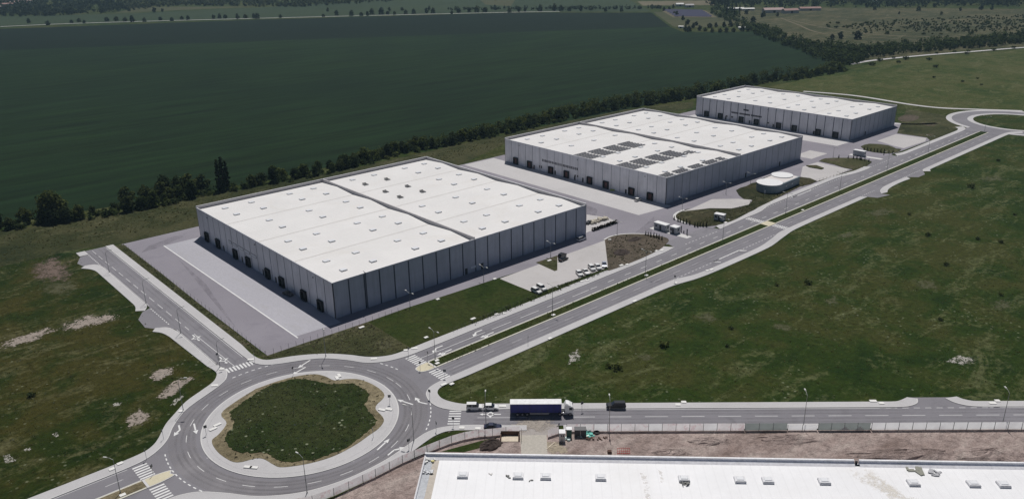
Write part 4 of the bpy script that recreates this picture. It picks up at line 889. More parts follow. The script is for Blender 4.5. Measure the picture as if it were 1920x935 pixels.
def car(label, loc, rz, pm, style='hatch', group=None, name='car'):
    t = thing(name, label, 'van' if style == 'van' else ('pickup' if style == 'pickup' else 'car'), loc, rz, group)
    L = {'hatch': 4.1, 'saloon': 4.6, 'suv': 4.5, 'van': 4.4, 'pickup': 5.2}[style]; w = 1.78
    h = L/2
    if style == 'saloon': low = [(-h, .35), (-h, .85), (-h+.9, .95), (.9, .95), (h-.5, .8), (h, .62), (h, .3), (h-.6, .22), (-h+.5, .22)]; top = [(-h+.7, .95), (-h+1.3, 1.40), (.1, 1.43), (.95, .94)]
    elif style == 'suv': low = [(-h, .4), (-h, 1.0), (1.0, 1.05), (h-.35, .98), (h, .75), (h, .35), (h-.6, .28), (-h+.5, .28)]; top = [(-h+.08, 1.0), (-h+.4, 1.62), (.25, 1.66), (1.05, 1.05)]
    elif style == 'van': low = [(-h, .35), (-h, 1.05), (1.05, 1.05), (h-.25, .95), (h, .7), (h, .3), (h-.6, .24), (-h+.5, .24)]; top = [(-h+.02, 1.05), (-h+.1, 1.80), (.45, 1.82), (1.15, 1.05)]
    elif style == 'pickup': low = [(-h, .5), (-h, 1.05), (1.2, 1.08), (h-.3, 1.02), (h, .8), (h, .4), (h-.6, .35), (-h+.5, .35)]; top = [(-h+.06, 1.05), (-h+.25, 1.72), (.45, 1.78), (1.25, 1.08)]
    else: low = [(-h, .35), (-h, .92), (.95, .95), (h-.4, .84), (h, .62), (h, .3), (h-.6, .22), (-h+.5, .22)]; top = [(-h+.1, .92), (-h+.5, 1.46), (.15, 1.48), (.98, .95)]
    b = MB(); b.side(low, w, 0, [.06 if i in (0, 1, len(low)-1) else .02 for i in range(len(low))]); b.build('body', pm, t)
    b = MB(); b.side(top, w-.12, 0, [.0, .16, .16, .0]); gm = b.build('greenhouse', M_GLASS, t)
    xa, xb = top[1][0]+.06, top[2][0]-.05; zt = max(top[1][1], top[2][1])
    b = MB(); b.box(((xa+xb)/2, 0, zt+.0), (xb-xa+.15, w-.40, .06)); b.build('roof', pm, gm)
    b = MB()
    for sg in (-1, 1):
        for x in ([top[1][0]+.15] if style != 'van' else [-h+.4])+[(xa+xb)/2+.1]:
            b.add([(x, sg*(w/2-.055), top[0][1]), (x+.1, sg*(w/2-.055), top[0][1]), (x+.1, sg*(w/2-.20), zt-.02), (x, sg*(w/2-.20), zt-.02)], [(0, 1, 2, 3)])
    b.build('pillar', pm, gm)
    for x in (-h+.78, h-.82):
        for sg in (-1, 1): wheel(t, x, sg*(w/2-.1))
    for sg in (-1, 1):
        b = MB(); b.box((h-.02, sg*.62, .66), (.08, .34, .14)); b.build('headlight', M_LIGHT, t)
        b = MB(); b.box((-h+.0, sg*.66, .82), (.08, .22, .2)); b.build('tail_light', M_TAIL, t)
        b = MB(); b.box((top[-1][0]-.15, sg*(w/2+.05), 1.0), (.15, .18, .13)); b.build('mirror', pm, t)
    return t
gp = 'cars in the pale parking lot'
for px, ang, pm, st, l in (((1086, 512), R(-117), P_WHITE, 'hatch', 'white hatchback at the near end of the row of five'), ((1098, 509), R(-112), P_WHITE, 'saloon', 'white saloon, second in the row of five'), ((1109.5, 502), R(-115), P_WHITE, 'suv', 'white estate in the middle of the row of five'), ((1121, 500), R(-117), P_WHITE, 'hatch', 'white car next to the silver-blue one'), ((1133, 495.5), R(-135), P_BLUE, 'saloon', 'silver-blue saloon at the soil island end of the row'), ((1005.5, 545), R(-93), P_WHITE, 'suv', 'white car nearest the lawn corner of the parking lot'), ((1015.5, 539.5), R(-96), P_WHITE, 'van', 'white people carrier beside the car at the lawn corner')):
    car(l, (*G(*px, .6), .02), ang, pm, st, gp)
car('black car nearer the warehouse beside the triangular island', (*G(1054, 478.5, .6), .02), R(15), P_BLACK, 'suv', gp); car('black car nearer the boulevard beside the triangular island', (*G(1056, 485, .6), .02), R(5), P_BLACK, 'saloon', gp)
car('white car parked in front of the solar roof warehouse docks', (*G(1196, 374, .6), .02), R(5), P_WHITE, 'hatch')
car('dark grey car in the shade of the nearest warehouse docks', (*G(540, 550, .6), .02), R(-80), P_GREY, 'saloon')
car('silver van in the shade at the far corner of the nearest warehouse', (*G(1090, 447, .8), .02), R(3), P_SILVER, 'van', name='van')
car('white panel van parked on the kerb behind the lorry', (*G(890, 761.5, .8), .02), T_ANG, P_WHITE, 'van', name='van')
car('white hatchback parked between the van and the lorry', (*G(920.5, 762, .7), .02), T_ANG, P_WHITE, 'hatch')
car('dark blue car parked on the pavement by the hoarding', (*G(924, 799.5, .7), .14), T_ANG, P_NAVY, 'saloon')
car('black pickup parked on the pavement ahead of the lorry', (*G(1155, 760, .7), .14), T_ANG+A_, P_BLACK, 'pickup')
# the lorry
TP = G(1010, 775, 1.0); tp = toT(TP)
LT = thing('lorry', 'articulated lorry with navy curtain sides and white roof', 'lorry', (*T(tp[0]+1.0, -59.25), 0.02), T_ANG)
M_CURT = plain('navy_curtain', (.030, .034, .20), .5, var=.2, scale=.8); M_TRW = plain('lorry_white', (.82, .82, .82), .4)
b = MB(); b.box((-1.75, 0, 2.36), (13.5, 2.5, 2.5)); tb = b.build('trailer', M_CURT, LT)
b = MB(); b.box((-1.75, 0, 3.67), (13.6, 2.56, .12)); b.build('trailer_roof', M_TRW, tb)
b = MB(); b.box((-8.52, 0, 2.36), (.06, 2.52, 2.55)); b.box((5.02, 0, 2.36), (.06, 2.52, 2.55)); b.build('end_frame', M_GALV, tb)
b = MB()
for i in range(9): b.box((-8+i*1.56, -1.262, 2.36), (.05, .03, 2.45)); b.box((-8+i*1.56, 1.262, 2.36), (.05, .03, 2.45))
b.build('curtain_strap', M_DARK, tb)
b = MB(); b.box((-.8, .45, .98), (15, .18, .28)); b.box((-.8, -.45, .98), (15, .18, .28)); b.box((6.5, 0, .8), (3, .9, .3)); b.build('chassis', M_DARK, LT)
b = MB(); b.side([(5.9, .75), (5.9, 2.9), (6.25, 3.4), (7.1, 3.25), (7.95, 2.7), (8.15, 1.9), (8.2, .5), (7.6, .45), (7.5, .8)], 2.46); cb = b.build('cab', M_TRW, LT)
b = MB(); b.add([(8.0, -1.08, 2.68), (8.0, 1.08, 2.68), (8.19, 1.08, 1.75), (8.19, -1.08, 1.75)], [(0, 1, 2, 3)]); b.build('windscreen', M_GLASS, cb)
for sg in (-1, 1):
    b = MB(); b.box((7.45, sg*1.235, 2.2), (.8, .04, .75)); b.build('window', M_GLASS, cb)
    b = MB(); b.box((8.1, sg*1.42, 2.3), (.14, .25, .6)); b.build('mirror', M_DARK, cb)
    b = MB(); b.box((8.2, sg*.9, .95), (.06, .4, .2)); b.build('headlight', M_LIGHT, cb)
b = MB(); b.side([(5.7, 2.6), (6.2, 3.6), (6.9, 3.45), (6.9, 3.0)], 2.1); b.build('wind_deflector', M_TRW, cb)
for x in (-6.6, -5.3, -4.0, 4.6, 7.3):
    for sg in (-1, 1): wheel(LT, x, sg*1.12, .5)
b = MB(); b.tube((5.4, -1.05, .75), (6.6, -1.05, .75), .32, n=10); b.build('fuel_tank', M_GALV, LT)
b = MB(); b.box((-.8, -1.2, .75), (5, .06, .5)); b.build('side_guard', M_GALV, LT)

# ------------------------------------------------------------------ building site: soil, hoarding, containers
flat('building_site_soil', [T(44, -67.4), T(64, -67.4), T(260, -67.35), T(260, -110), T(30, -110), (-60, -112), (-72, -104), (-60, -87.5), (-52, -83.2), (-42, -82.6), (-31, -82.4), (-24.5, -81.4), (-19, -80.6)], -.01, M_SOIL)
raised('site_verge', smooth([(-29, -82.2), (-22, -80.3), (-16.5, -79.4), (-12.6, -80), (-8, -83.6), (-4, -87.5), (-7.2, -86.8), (-12.6, -83.8), (-20, -83.2), (-26.5, -82.9)], 3), -.02, .08, M_LAWN)
flat('site_verge', GL([(826, 846), (900, 826), (935, 818), (912, 836), (870, 847)]), .004, M_LAWN)
raised('site_ramp', GL([(975, 815), (1025, 815), (1026, 846), (1028, 860), (978, 860)]), -.02, .05, M_CONC)
flat('site_ramp_apron', GL([(958, 795), (1048, 795), (1027, 815), (975, 815)]), .02, surface('dusty_paving', (.36, .33, .31), .08, .2, 2, .08))
patch('clay_slab', [(1000, 822), (1050, 826), (1072, 840), (1060, 852), (1030, 856)], ragged_mat('yellow_clay', (.34, .29, .22), .05, .2), .004)
# heaps of spoil
def heap(label, c, rx, ry, h, m, seed, rz=0):
    r = random.Random(seed); n, k = 22, 6; V = []; F = []
    for j in range(k):
        f = j/(k-1)
        for i in range(n):
            a = 2*math.pi*i/n; q = (1-f)+.02
            V.append((rx*q*math.cos(a)*(1+r.uniform(-.16, .16)), ry*q*math.sin(a)*(1+r.uniform(-.16, .16)), h*(1-(1-f)**1.6)*(1+r.uniform(-.15, .15)) if j else -.1))
    for j in range(k-1):
        for i in range(n): F.append((j*n+i, j*n+(i+1) % n, (j+1)*n+(i+1) % n, (j+1)*n+i))
    F.append(tuple((k-1)*n+i for i in range(n)))
    b = MB(); b.add(V, F); o = b.build('soil_heap', m); o.location = (*c, 0); o.rotation_euler = (0, 0, rz); return tag(o, label, 'soil heap')
heap('dark brown soil heap beside the concrete pit', G(920, 834), 3.2, 2.4, 1.4, M_HEAP, 1)
heap('reddish soil heap at the far right against the foreground roof', G(1850, 852), 9, 3.5, 1.5, M_SOIL, 2, T_ANG)
heap('low soil ridge behind the torn banner', G(1480, 822), 8, 2.5, 1.0, M_SOIL, 3, T_ANG)
heap('long lumpy soil bank in front of the foreground parapet', G(1700, 850), 14, 3, 1.2, M_SOIL, 4, T_ANG)
heap('dark soil heap on the brown planted island', G(1165, 474), 4, 3.2, 1.3, M_HEAP, 5)
heap('blackish soil heap at the back of the planted island', G(1190, 449), 4, 2.2, 1.0, M_HEAP, 6)
heap('small soil mound beside the red barrier', G(1260, 848), 5, 2.2, .9, M_SOIL, 7, T_ANG)
heap('soil mound behind the hoarding in the middle', G(1330, 826), 6, 2.2, .9, M_SOIL, 8, T_ANG)
def sheeting(name, base, print_=None, trans=.5):
    """thin printed mesh sheeting, lit through by the sun behind it"""
    k = NT(name); v = k.pos('obj'); a = k.noise(v, .9, 3, .6, .4); g = k.noise(v, .35, 3, .5)
    col = k.ramp(g, [(.3, tuple(x*.88 for x in base)), (.7, tuple(min(.9, x*1.1) for x in base))])
    if print_: col = k.mix(k.math('MULTIPLY', k.ramp(a, [(.52, 0), (.66, 1)]), .55), col, print_)
    df = k.new('ShaderNodeBsdfDiffuse'); tr = k.new('ShaderNodeBsdfTranslucent'); mx = k.new('ShaderNodeMixShader'); mx.inputs[0].default_value = trans
    k.link(col, df.inputs[0]); k.link(col, tr.inputs[0]); k.link(df.outputs[0], mx.inputs[1]); k.link(tr.outputs[0], mx.inputs[2]); k.link(mx.outputs[0], k.n['Material Output'].inputs[0])
    return k.m
M_HOARD = sheeting('printed_hoarding', (.80, .76, .76), (.62, .40, .42), .75); M_GREENP = sheeting('grey_green_sheeting', (.30, .33, .32), None, .6); M_PALEP = sheeting('pale_sheeting', (.85, .83, .84), None, .75)
def hoarding(label, pts, mats, H=2.1, lean=0, zb=.1):
    t = thing('hoarding', label, 'fence', (*pts[0], 0))
    o = Vector(pts[0])
    for i, (p, q) in enumerate(zip(pts, pts[1:])):
        p = Vector(p)-o; q = Vector(q)-o; d = (q-p); L = d.length; ang = math.atan2(d.y, d.x); m = (p+q)/2
        b = MB(); c_, s_ = math.cos(ang), math.sin(ang); hl = L/2-.04; b.add([(m.x-c_*hl, m.y-s_*hl, zb), (m.x+c_*hl, m.y+s_*hl, zb), (m.x+c_*hl, m.y+s_*hl, zb+H), (m.x-c_*hl, m.y-s_*hl, zb+H)], [(0, 1, 2, 3)]); b.build('panel', mats[i % len(mats)], t)
        nrm = Vector((-d.y, d.x)).normalized()
        b = MB(); b.box((p.x-nrm.x*.09, p.y-nrm.y*.09, (H+.2)/2), (.09, .09, H+.2), ang); b.build('post', M_DARK, t)
    return t
cur = [(-58, -78.6+-.6), (-53.4, -81.4), (-48.5, -82.3), (-44.7, -82.5), (-41.0, -82.6), (-37.6, -82.7), (-33.6, -82.6), (-29.8, -82.5), (-26.5, -82.8), (-22.9, -83.1), (-19.4, -83.5), (-16.0, -84.0), (-12.5, -85.0), (-9.2, -86.6), (-6.4, -88.6), (-3.4, -90.4), (-.6, -92.6)]
hoarding('curved printed hoarding following the roundabout pavement', cur, [M_HOARD])
hoarding('short hoarding wing closing the right of the site gate', [G(1048, 812), G(1027, 819)], [M_HOARD])
tq = lambda px: toT(G(px, 804))[0]
def run(t0, t1, step=3.45): n = max(1, round((t1-t0)/step)); return [T(t0+(t1-t0)*i/n, -67.7) for i in range(n+1)]
hoarding('straight printed hoarding right of the gate along the lorry road', run(tq(1062), tq(1394)), [M_HOARD, M_HOARD, M_PALEP, M_HOARD])
hoarding('grey-green sheeted hoarding stretch along the lorry road', run(tq(1395), tq(1474)), [M_GREENP])
hoarding('slumped hoarding stretch with torn white banner', run(tq(1475), tq(1530)), [M_PALEP], 1.5)
hoarding('dark sheeted hoarding stretch with two torn pale corners', run(tq(1532), tq(1630)), [M_GREENP])
hoarding('pale plain hoarding stretch at the far right', run(tq(1632), 258), [M_PALEP])
for px in (1582, 1610):
    p = T(tq(px), -67.85); b = MB(); b.add([(-1.2, 0, .15), (1.2, 0, .15), (.05, .02, 1.3), (-1.2, -.03, .15), (1.2, -.03, .15), (.05, -.01, 1.3)], [(0, 1, 2), (5, 4, 3)]); o = b.build('torn_sheet', M_PALEP); o.location = (*p, 0); o.rotation_euler = (0, 0, T_ANG)
    tag(o, 'pale torn sheet corner, %s one on the dark hoarding' % ('left' if px == 1582 else 'right'), 'torn sheet')
# the site gate corner
def site_box(name, label, cat, px, z, size, wm, rm, rz=T_ANG, extra=None):
    t = thing(name, label, cat, (*G(*px, z), 0), rz); L, W, H = size
    b = MB(); b.box((0, 0, H/2+.05), (L, W, H-.1)); b.build('wall', wm, t)
    b = MB(); b.box((0, 0, H+.05), (L+.12, W+.12, .1)); b.build('roof', rm, t)
    if extra: extra(t, L, W, H)
    return t
def wc(t, L, W, H):
    for x in (-.25, .25): b = MB(); b.box((x, -W/2-.02, H*.72), (.26, .04, .5)); b.build('window', M_GLASS, t)
    b = MB(); b.box((0, -W/2-.015, .9), (.8, .03, 1.4)); b.build('door', M_GALV, t)
site_box('site_toilet', 'grey site hut with white roof at the right of the gate', 'hut', (1054, 818), 1, (1.5, 1.7, 2.5), M_CABIN, M_CABIN_ROOF, extra=wc)
site_box('site_toilet', 'dark green portable toilet with white domed roof behind the grey hut', 'hut', (1067, 811), 1, (1.3, 1.3, 2.3), plain('dark_green_plastic', (.03, .09, .07), .5), M_CABIN_ROOF)
def dkc(t, L, W, H): b = MB(); b.box((0, -W/2-.02, H/2), (.12, .04, H-.2)); b.build('door_seam', M_GALV, t)
site_box('container', 'dark grey container among teal sheeting', 'container', (1088, 810), .8, (2.9, 1.6, 1.9), M_DARK, plain('dark_container_roof', (.12, .12, .125), .6), extra=dkc)
def pile(name, label, cat, px, m, n, ext, sz, seed, rz=T_ANG):
    r = random.Random(seed); b = MB()
    for i in range(n):
        V = Vector((r.uniform(-1, 1)*ext[0], r.uniform(-1, 1)*ext[1])); b.box((V.x, V.y, r.uniform(.05, ext[2])), (sz[0]*r.uniform(.5, 1.2), sz[1]*r.uniform(.5, 1.2), sz[2]*r.uniform(.5, 1.5)), r.uniform(0, 3))
    o = b.build(name, m); o.location = (*G(*px), 0); o.rotation_euler = (0, 0, rz); return tag(o, label, cat)
pile('sheet_pile', 'crumpled teal sheeting to the right of the dark container', 'sheeting', (1105, 812), M_TEAL, 16, (1.2, 1.4, .5), (1.0, .7, .12), 1)
pile('sheet_pile', 'pale mint sheets in front of the dark container', 'sheeting', (1094, 817), plain('mint_sheet', (.55, .75, .68), .6), 9, (1.3, .4, .3), (.8, .5, .1), 2)
pile('sheet_pile', 'mint wrapped block beside the grey site hut', 'sheeting', (1064, 823), plain('mint_wrap', (.62, .76, .72), .6), 4, (.5, .4, .4), (1.0, .8, .3), 3)
pile('plank_pile', 'two pale planks lying left of the clay slab', 'planks', (1035, 837), M_WOOD, 3, (.6, .5, .1), (3.2, .22, .08), 4)
pile('rubble_pile', 'pale rubble sacks on the concrete slab by the nearest warehouse', 'rubble', (1122, 414), plain('pale_rubble', (.50, .46, .38), .9), 40, (5.5, 1.6, .8), (1.3, 1.0, .6), 5, R(0))
pile('crate_stack', 'dark crates at the warehouse end of the concrete slab', 'crates', (1103, 419), M_DARK, 6, (1.3, .9, 1.0), (1.4, 1.2, .8), 6, 0)
pile('scrap_pile', 'dark scattered scrap on the soil behind the hoarding', 'scrap', (1120, 822), M_RUST, 14, (3, .6, .3), (.9, .3, .2), 7)
b = MB()
for i in range(7): b.tube((-1.5+i*.5, -.5, .05), (-1.5+i*.5, .5, 1.0), .05, n=6)
for z, y in ((.1, -.45), (.5, 0), (1.0, .5)): b.tube((-1.6, y, z), (1.6, y, z), .06, n=6)
o = b.build('barrier', M_RED); o.location = (*G(1169, 848), 0); o.rotation_euler = (0, 0, T_ANG); tag(o, 'red mesh barrier leaning on the soil beside the foreground roof', 'barrier')
b = MB(); b.box((0, 0, .3), (1.1, 1.0, .6), taper=.85); o = b.build('crate', M_RUST); o.location = (*G(1143, 848), 0); o.rotation_euler = (0, 0, T_ANG); tag(o, 'dark rusty box lying left of the red barrier', 'box')
b = MB()
for i in range(16):
    a = i*math.pi/8; a2 = a+math.pi/8
    for r0, r1 in ((.75, .42),):
        b.add([(r0*math.cos(a), r0*math.sin(a), .0), (r0*math.cos(a2), r0*math.sin(a2), .0), (r0*math.cos(a2), r0*math.sin(a2), .35), (r0*math.cos(a), r0*math.sin(a), .35), (r1*math.cos(a), r1*math.sin(a), .4), (r1*math.cos(a2), r1*math.sin(a2), .4), (r1*math.cos(a), r1*math.sin(a), .0), (r1*math.cos(a2), r1*math.sin(a2), .0)], [(0, 1, 2, 3), (3, 2, 5, 4), (4, 5, 7, 6)])
o = b.build('tyre', M_BLACK); o.location = (*G(1119, 811), 0); tag(o, 'large black tyre lying at the foot of the hoarding', 'tyre')
PT = thing('concrete_pit', 'square concrete pit frame with dark back wall left of the gate ramp', 'pit', (*G(956, 822), 0), T_ANG)
b = MB(); b.box((0, 0, .06), (4.2, 2.6, .12)); b.build('slab', M_WOOD, PT)
for x, y, sx, sy, h in ((0, 1.6, 4.6, .25, 1.2), (-2.3, .3, .25, 2.6, .8), (2.3, .3, .25, 2.6, .8)):
    b = MB(); b.box((x, y, h/2), (sx, sy, h)); b.build('shutter_wall', M_RUST, PT)
b = MB(); b.tube((0, 0, 0), (0, 0, 2.6), .09, n=6); b.box((0, 0, 2.7), (.4, .1, .4)); o = b.build('gate_post', M_DARK); o.location = (*G(1048, 811), 0); tag(o, 'dark gate post at the right wing of the site gate', 'post')
b = MB(); b.tube((0, 0, 0), (0, 0, 2.4), .09, n=6); b.box((.5, 0, 1.2), (.08, 2.4, 2.2)); o = b.build('gate_leaf', M_RUST); o.location = (*G(974, 822), 0); o.rotation_euler = (0, 0, T_ANG); tag(o, 'rusty site gate leaf standing open beside the ramp', 'gate')

# ------------------------------------------------------------------ wire fences, gate barriers
def wire_fence(label, pts, n, H=1.9):
    P = resample(pts, n); t = thing('wire_fence', label, 'fence', (*P[0], 0)); o = Vector(P[0])
    L = [Vector(p)-o for p in P]
    for p in L: b = MB(); b.tube((p.x, p.y, 0), (p.x, p.y, H), .045, n=5); b.build('post', M_DARK, t)
    b = MB()
    for p, q in zip(L, L[1:]):
        for z in (.4, 1.1, H-.05): b.tube((p.x, p.y, z), (q.x, q.y, z), .007, n=3, cap=False)
    b.build('wire', M_DARK, t)
wire_fence('wire fence along the yard edge beside the left road', [(-28.9, 127), (-29.0, 30), (-29.4, -8.4)], 42)
wire_fence('wire fence along the lower yard edge above the weedy verge', [(-29.2, -8.6), (-5, -9.6), (18, -10.6)], 20)
wire_fence('wire fence between parking lot and boulevard pavement', GL([(850, 622), (950, 580), (1035, 545), (1100, 521), (1140, 504)]), 46, 1.5)
wire_fence('wire fence along the pale lots beyond the pump house', GL([(1530, 341), (1570, 330), (1600, 318), (1634, 306)]), 20, 1.4)
for px, l in (((1282, 437), 'barrier arm of the first gate beside the small cabin'), ((1657, 291), 'barrier arm of the second gate beside the white cabin')):
    t = thing('gate_barrier', l, 'barrier', (*G(*px), 0), R(-80))
    b = MB(); b.box((0, 0, .55), (.35, .35, 1.1)); b.build('barrier_housing', M_DARK, t)
    b = MB(); b.tube((0, 0, 1.0), (4.0, 0, 1.05), .05, n=6); b.build('boom', M_PAD, t)
for px, l in (((1277, 434), 'dark ticket column next to the first gate barrier'), ((1288, 440), 'thin grey ticket column at the tip of the cabin island')):
    b = MB(); b.box((0, 0, 1.2), (.4, .3, 2.4)); b.box((0, 0, 2.45), (.6, .36, .12)); o = b.build('ticket_column', M_DARK); o.location = (*G(*px), 0); tag(o, l, 'ticket column')

# ------------------------------------------------------------------ trees
def leaf_mat(name, a, b_, trans=.42):
    k = NT(name); at = k.new('ShaderNodeAttribute', attribute_name='tint'); oi = k.new('ShaderNodeObjectInfo')
    col = k.mix(at.outputs['Fac'], a, b_)
    col = k.mix(1, col, k.ramp(oi.outputs['Random'], [(0, (.62, .66, .70)), (.5, (1, 1, 1)), (1, (1.6, 1.42, 1.05))]), 'MULTIPLY')
    df = k.new('ShaderNodeBsdfDiffuse'); tr = k.new('ShaderNodeBsdfTranslucent'); mx = k.new('ShaderNodeMixShader'); mx.inputs[0].default_value = trans
    k.link(col, df.inputs[0]); k.link(col, tr.inputs[0]); k.link(df.outputs[0], mx.inputs[1]); k.link(tr.outputs[0], mx.inputs[2])
    k.link(mx.outputs[0], k.n['Material Output'].inputs[0]); return k.m
ML_DARK = leaf_mat('dark_foliage', (.016, .027, .011), (.12, .15, .065)); ML_MID = leaf_mat('mid_foliage', (.022, .038, .013), (.14, .175, .062)); ML_LIGHT = leaf_mat('light_foliage', (.028, .042, .012), (.125, .145, .050)); ML_FAR = leaf_mat('far_foliage', (.018, .028, .018), (.105, .125, .075)); ML_CON = leaf_mat('conifer_foliage', (.010, .018, .008), (.022, .034, .014), .15)
M_BARK = plain('bark', (.06, .05, .04), .95, var=.3, scale=4)
def leaves(b, tint, r, c, rad, n, size, flat_=.0):
    for i in range(n):
        while True:
            v = Vector((r.uniform(-1, 1), r.uniform(-1, 1), r.uniform(-1, 1)))
            if .25 < v.length <= 1: break
        p = Vector(c)+Vector((v.x*rad[0], v.y*rad[1], v.z*rad[2]))
        nrm = (v.normalized()+Vector((r.gauss(0, .5), r.gauss(0, .5), r.gauss(.3, .5)))).normalized()
        u = nrm.orthogonal().normalized(); w = nrm.cross(u); a = r.uniform(0, 6.28); u, w = u*math.cos(a)+w*math.sin(a), w*math.cos(a)-u*math.sin(a)
        s = size*r.uniform(.6, 1.25); t_ = s*r.uniform(.55, 1)
        b.add([p-u*s-w*t_*.3, p+u*s*.2-w*t_, p+u*s+w*t_*.25, p-u*s*.15+w*t_], [(0, 1, 2, 3)])
        tint.append(min(1, max(0, .30+r.uniform(-.3, .3)+(.35 if r.random() < .22 else 0))))
def build_leaves(b, tint, name, m, parent=None):
    o = b.build(name, m, parent); at = o.data.attributes.new('tint', 'FLOAT', 'FACE'); at.data.foreach_set('value', tint); return o
def make_tree(name, seed, m, h, rad, n_cl, per, size, base=.25, group=None, label='', cat='tree'):
    r = random.Random(seed); t = thing(name, label, cat, (0, 0, 0), 0, group)
    b = MB(); z1 = h*.75; b.tube((0, 0, -.2), (0, 0, z1*.5), .05*h*.6, .03*h*.6, 7); b.tube((0, 0, z1*.5), (r.uniform(-.3, .3), r.uniform(-.3, .3), z1), .03*h*.6, .05, 6)
    cl = []
    for i in range(n_cl):
        a = i*2.4+r.uniform(-.5, .5); f = (i+.5)/n_cl; z = h*(base+(1-base)*f*.92); prof = math.sin(math.pi*min(1, .18+.80*f))**.7
        rr = rad*prof*r.uniform(.35, .8); cl.append(Vector((rr*math.cos(a), rr*math.sin(a), z)))
    for c in cl[::2]: b.tube((0, 0, max(.4, c.z*.45)), c, .035*h*.35, .03, 5, cap=False)
    b.build('trunk', M_BARK, t)
    lb_ = MB(); tint = []
    for c in cl:
        q = rad*r.uniform(.36, .58); leaves(lb_, tint, r, c, (q, q, q*r.uniform(.65, .9)), per, size)
    build_leaves(lb_, tint, 'crown', m, t); return t
PROTO = {}
def place(kind, x, y, s, label, group, cat=None, zs=1.0):
    mk_ = PROTO[kind]
    if not mk_[1]: o = mk_[0]; mk_[1] = True; o.location = (x, y, 0)
    else: o = copy_tree(mk_[0]); o.location = (x, y, 0)
    o.rotation_euler = (0, 0, rng.uniform(0, 6.28)); o.scale = (s, s, s*zs); o['label'] = label; o['group'] = group
    if not group: del o['group']
    return o
def proto(kind, *a, **k): PROTO[kind] = [make_tree(*a, **k), False]
proto('d1', 'tree', 1, ML_DARK, 7.0, 3.4, 13, 60, .48, .12); proto('d2', 'tree', 2, ML_DARK, 6.2, 3.6, 12, 60, .5, .1)
proto('m1', 'tree', 3, ML_MID, 7.0, 3.5, 13, 60, .48, .12); proto('m2', 'tree', 4, ML_MID, 6.0, 3.3, 12, 60, .46, .08); proto('m3', 'tree', 5, ML_MID, 7.6, 3.0, 14, 60, .46, .12)
proto('l1', 'tree', 6, ML_LIGHT, 6.0, 3.6, 12, 60, .48, .08)
proto('big', 'tree', 7, ML_DARK, 13.0, 7.2, 26, 90, .62, .12)
proto('poplar', 'poplar', 8, ML_DARK, 17.5, 1.55, 24, 55, .42, .05)
proto('f1', 'tree', 9, ML_FAR, 9.0, 4.6, 9, 26, 1.0, .12); proto('f2', 'tree', 10, ML_FAR, 7.0, 4.6, 8, 26, 1.0, .08)
def make_shrub(seed, m, n=90, size=.34):
    r = random.Random(seed); b = MB(); tint = []
    for i in range(5): leaves(b, tint, r, (r.uniform(-.8, .8), r.uniform(-.8, .8), .7+r.uniform(-.1, .3)), (.9, .9, .7), n//5, size)
    o = build_leaves(b, tint, 'shrub', m); return tag(o, 'shrub', 'shrub')
PROTO['s1'] = [make_shrub(1, ML_DARK), False]; PROTO['s2'] = [make_shrub(2, ML_MID), False]
def make_conifer(seed):
    r = random.Random(seed); b = MB(); tint = []
    for i in range(9): f = i/8; leaves(b, tint, r, (0, 0, .25+1.7*f), (.42*(1-f)+.08,)*2+(.25,), 16, .16)
    b.tube((0, 0, 0), (0, 0, 1.2), .06, .03, 5); tint += [0]*7
    return tag(build_leaves(b, tint, 'conifer', ML_CON), 'conifer', 'conifer')
PROTO['con'] = [make_conifer(3), False]

# hedgerow between the crop field and the warehouses
hedge = resample(GL([(-30, 437), (0, 431), (100, 419), (187, 406), (250, 394), (312, 384), (375, 366), (437, 356), (480, 348), (580, 332), (655, 315), (755, 288), (855, 270), (955, 249), (1060, 224), (1160, 204), (1295, 185), (1360, 170), (1440, 154), (1515, 147), (1590, 131)]), 400)
L_ = ((0, 'low dark shrubby tree in the hedgerow at the left edge of the field', 'hedgerow trees at the left edge'), (60, 'dark tree in the hedgerow behind the left end of the nearest warehouse', 'hedgerow trees behind the nearest warehouse, left'), (120, 'bushy tree in the hedgerow behind the nearest warehouse roof', 'hedgerow trees behind the nearest warehouse'), (190, 'dense green tree in the hedgerow behind the middle warehouse', 'hedgerow trees behind the middle warehouse'), (290, 'green tree in the hedgerow behind the farthest warehouse', 'hedgerow trees behind the farthest warehouse'))
d_prev = 0
def hz(i):
    for k, l, g in L_[::-1]:
        if i >= k: return l, g
import bisect
tot = [0]
for p, q in zip(hedge, hedge[1:]): tot.append(tot[-1]+math.hypot(q[0]-p[0], q[1]-p[1]))
s = 0
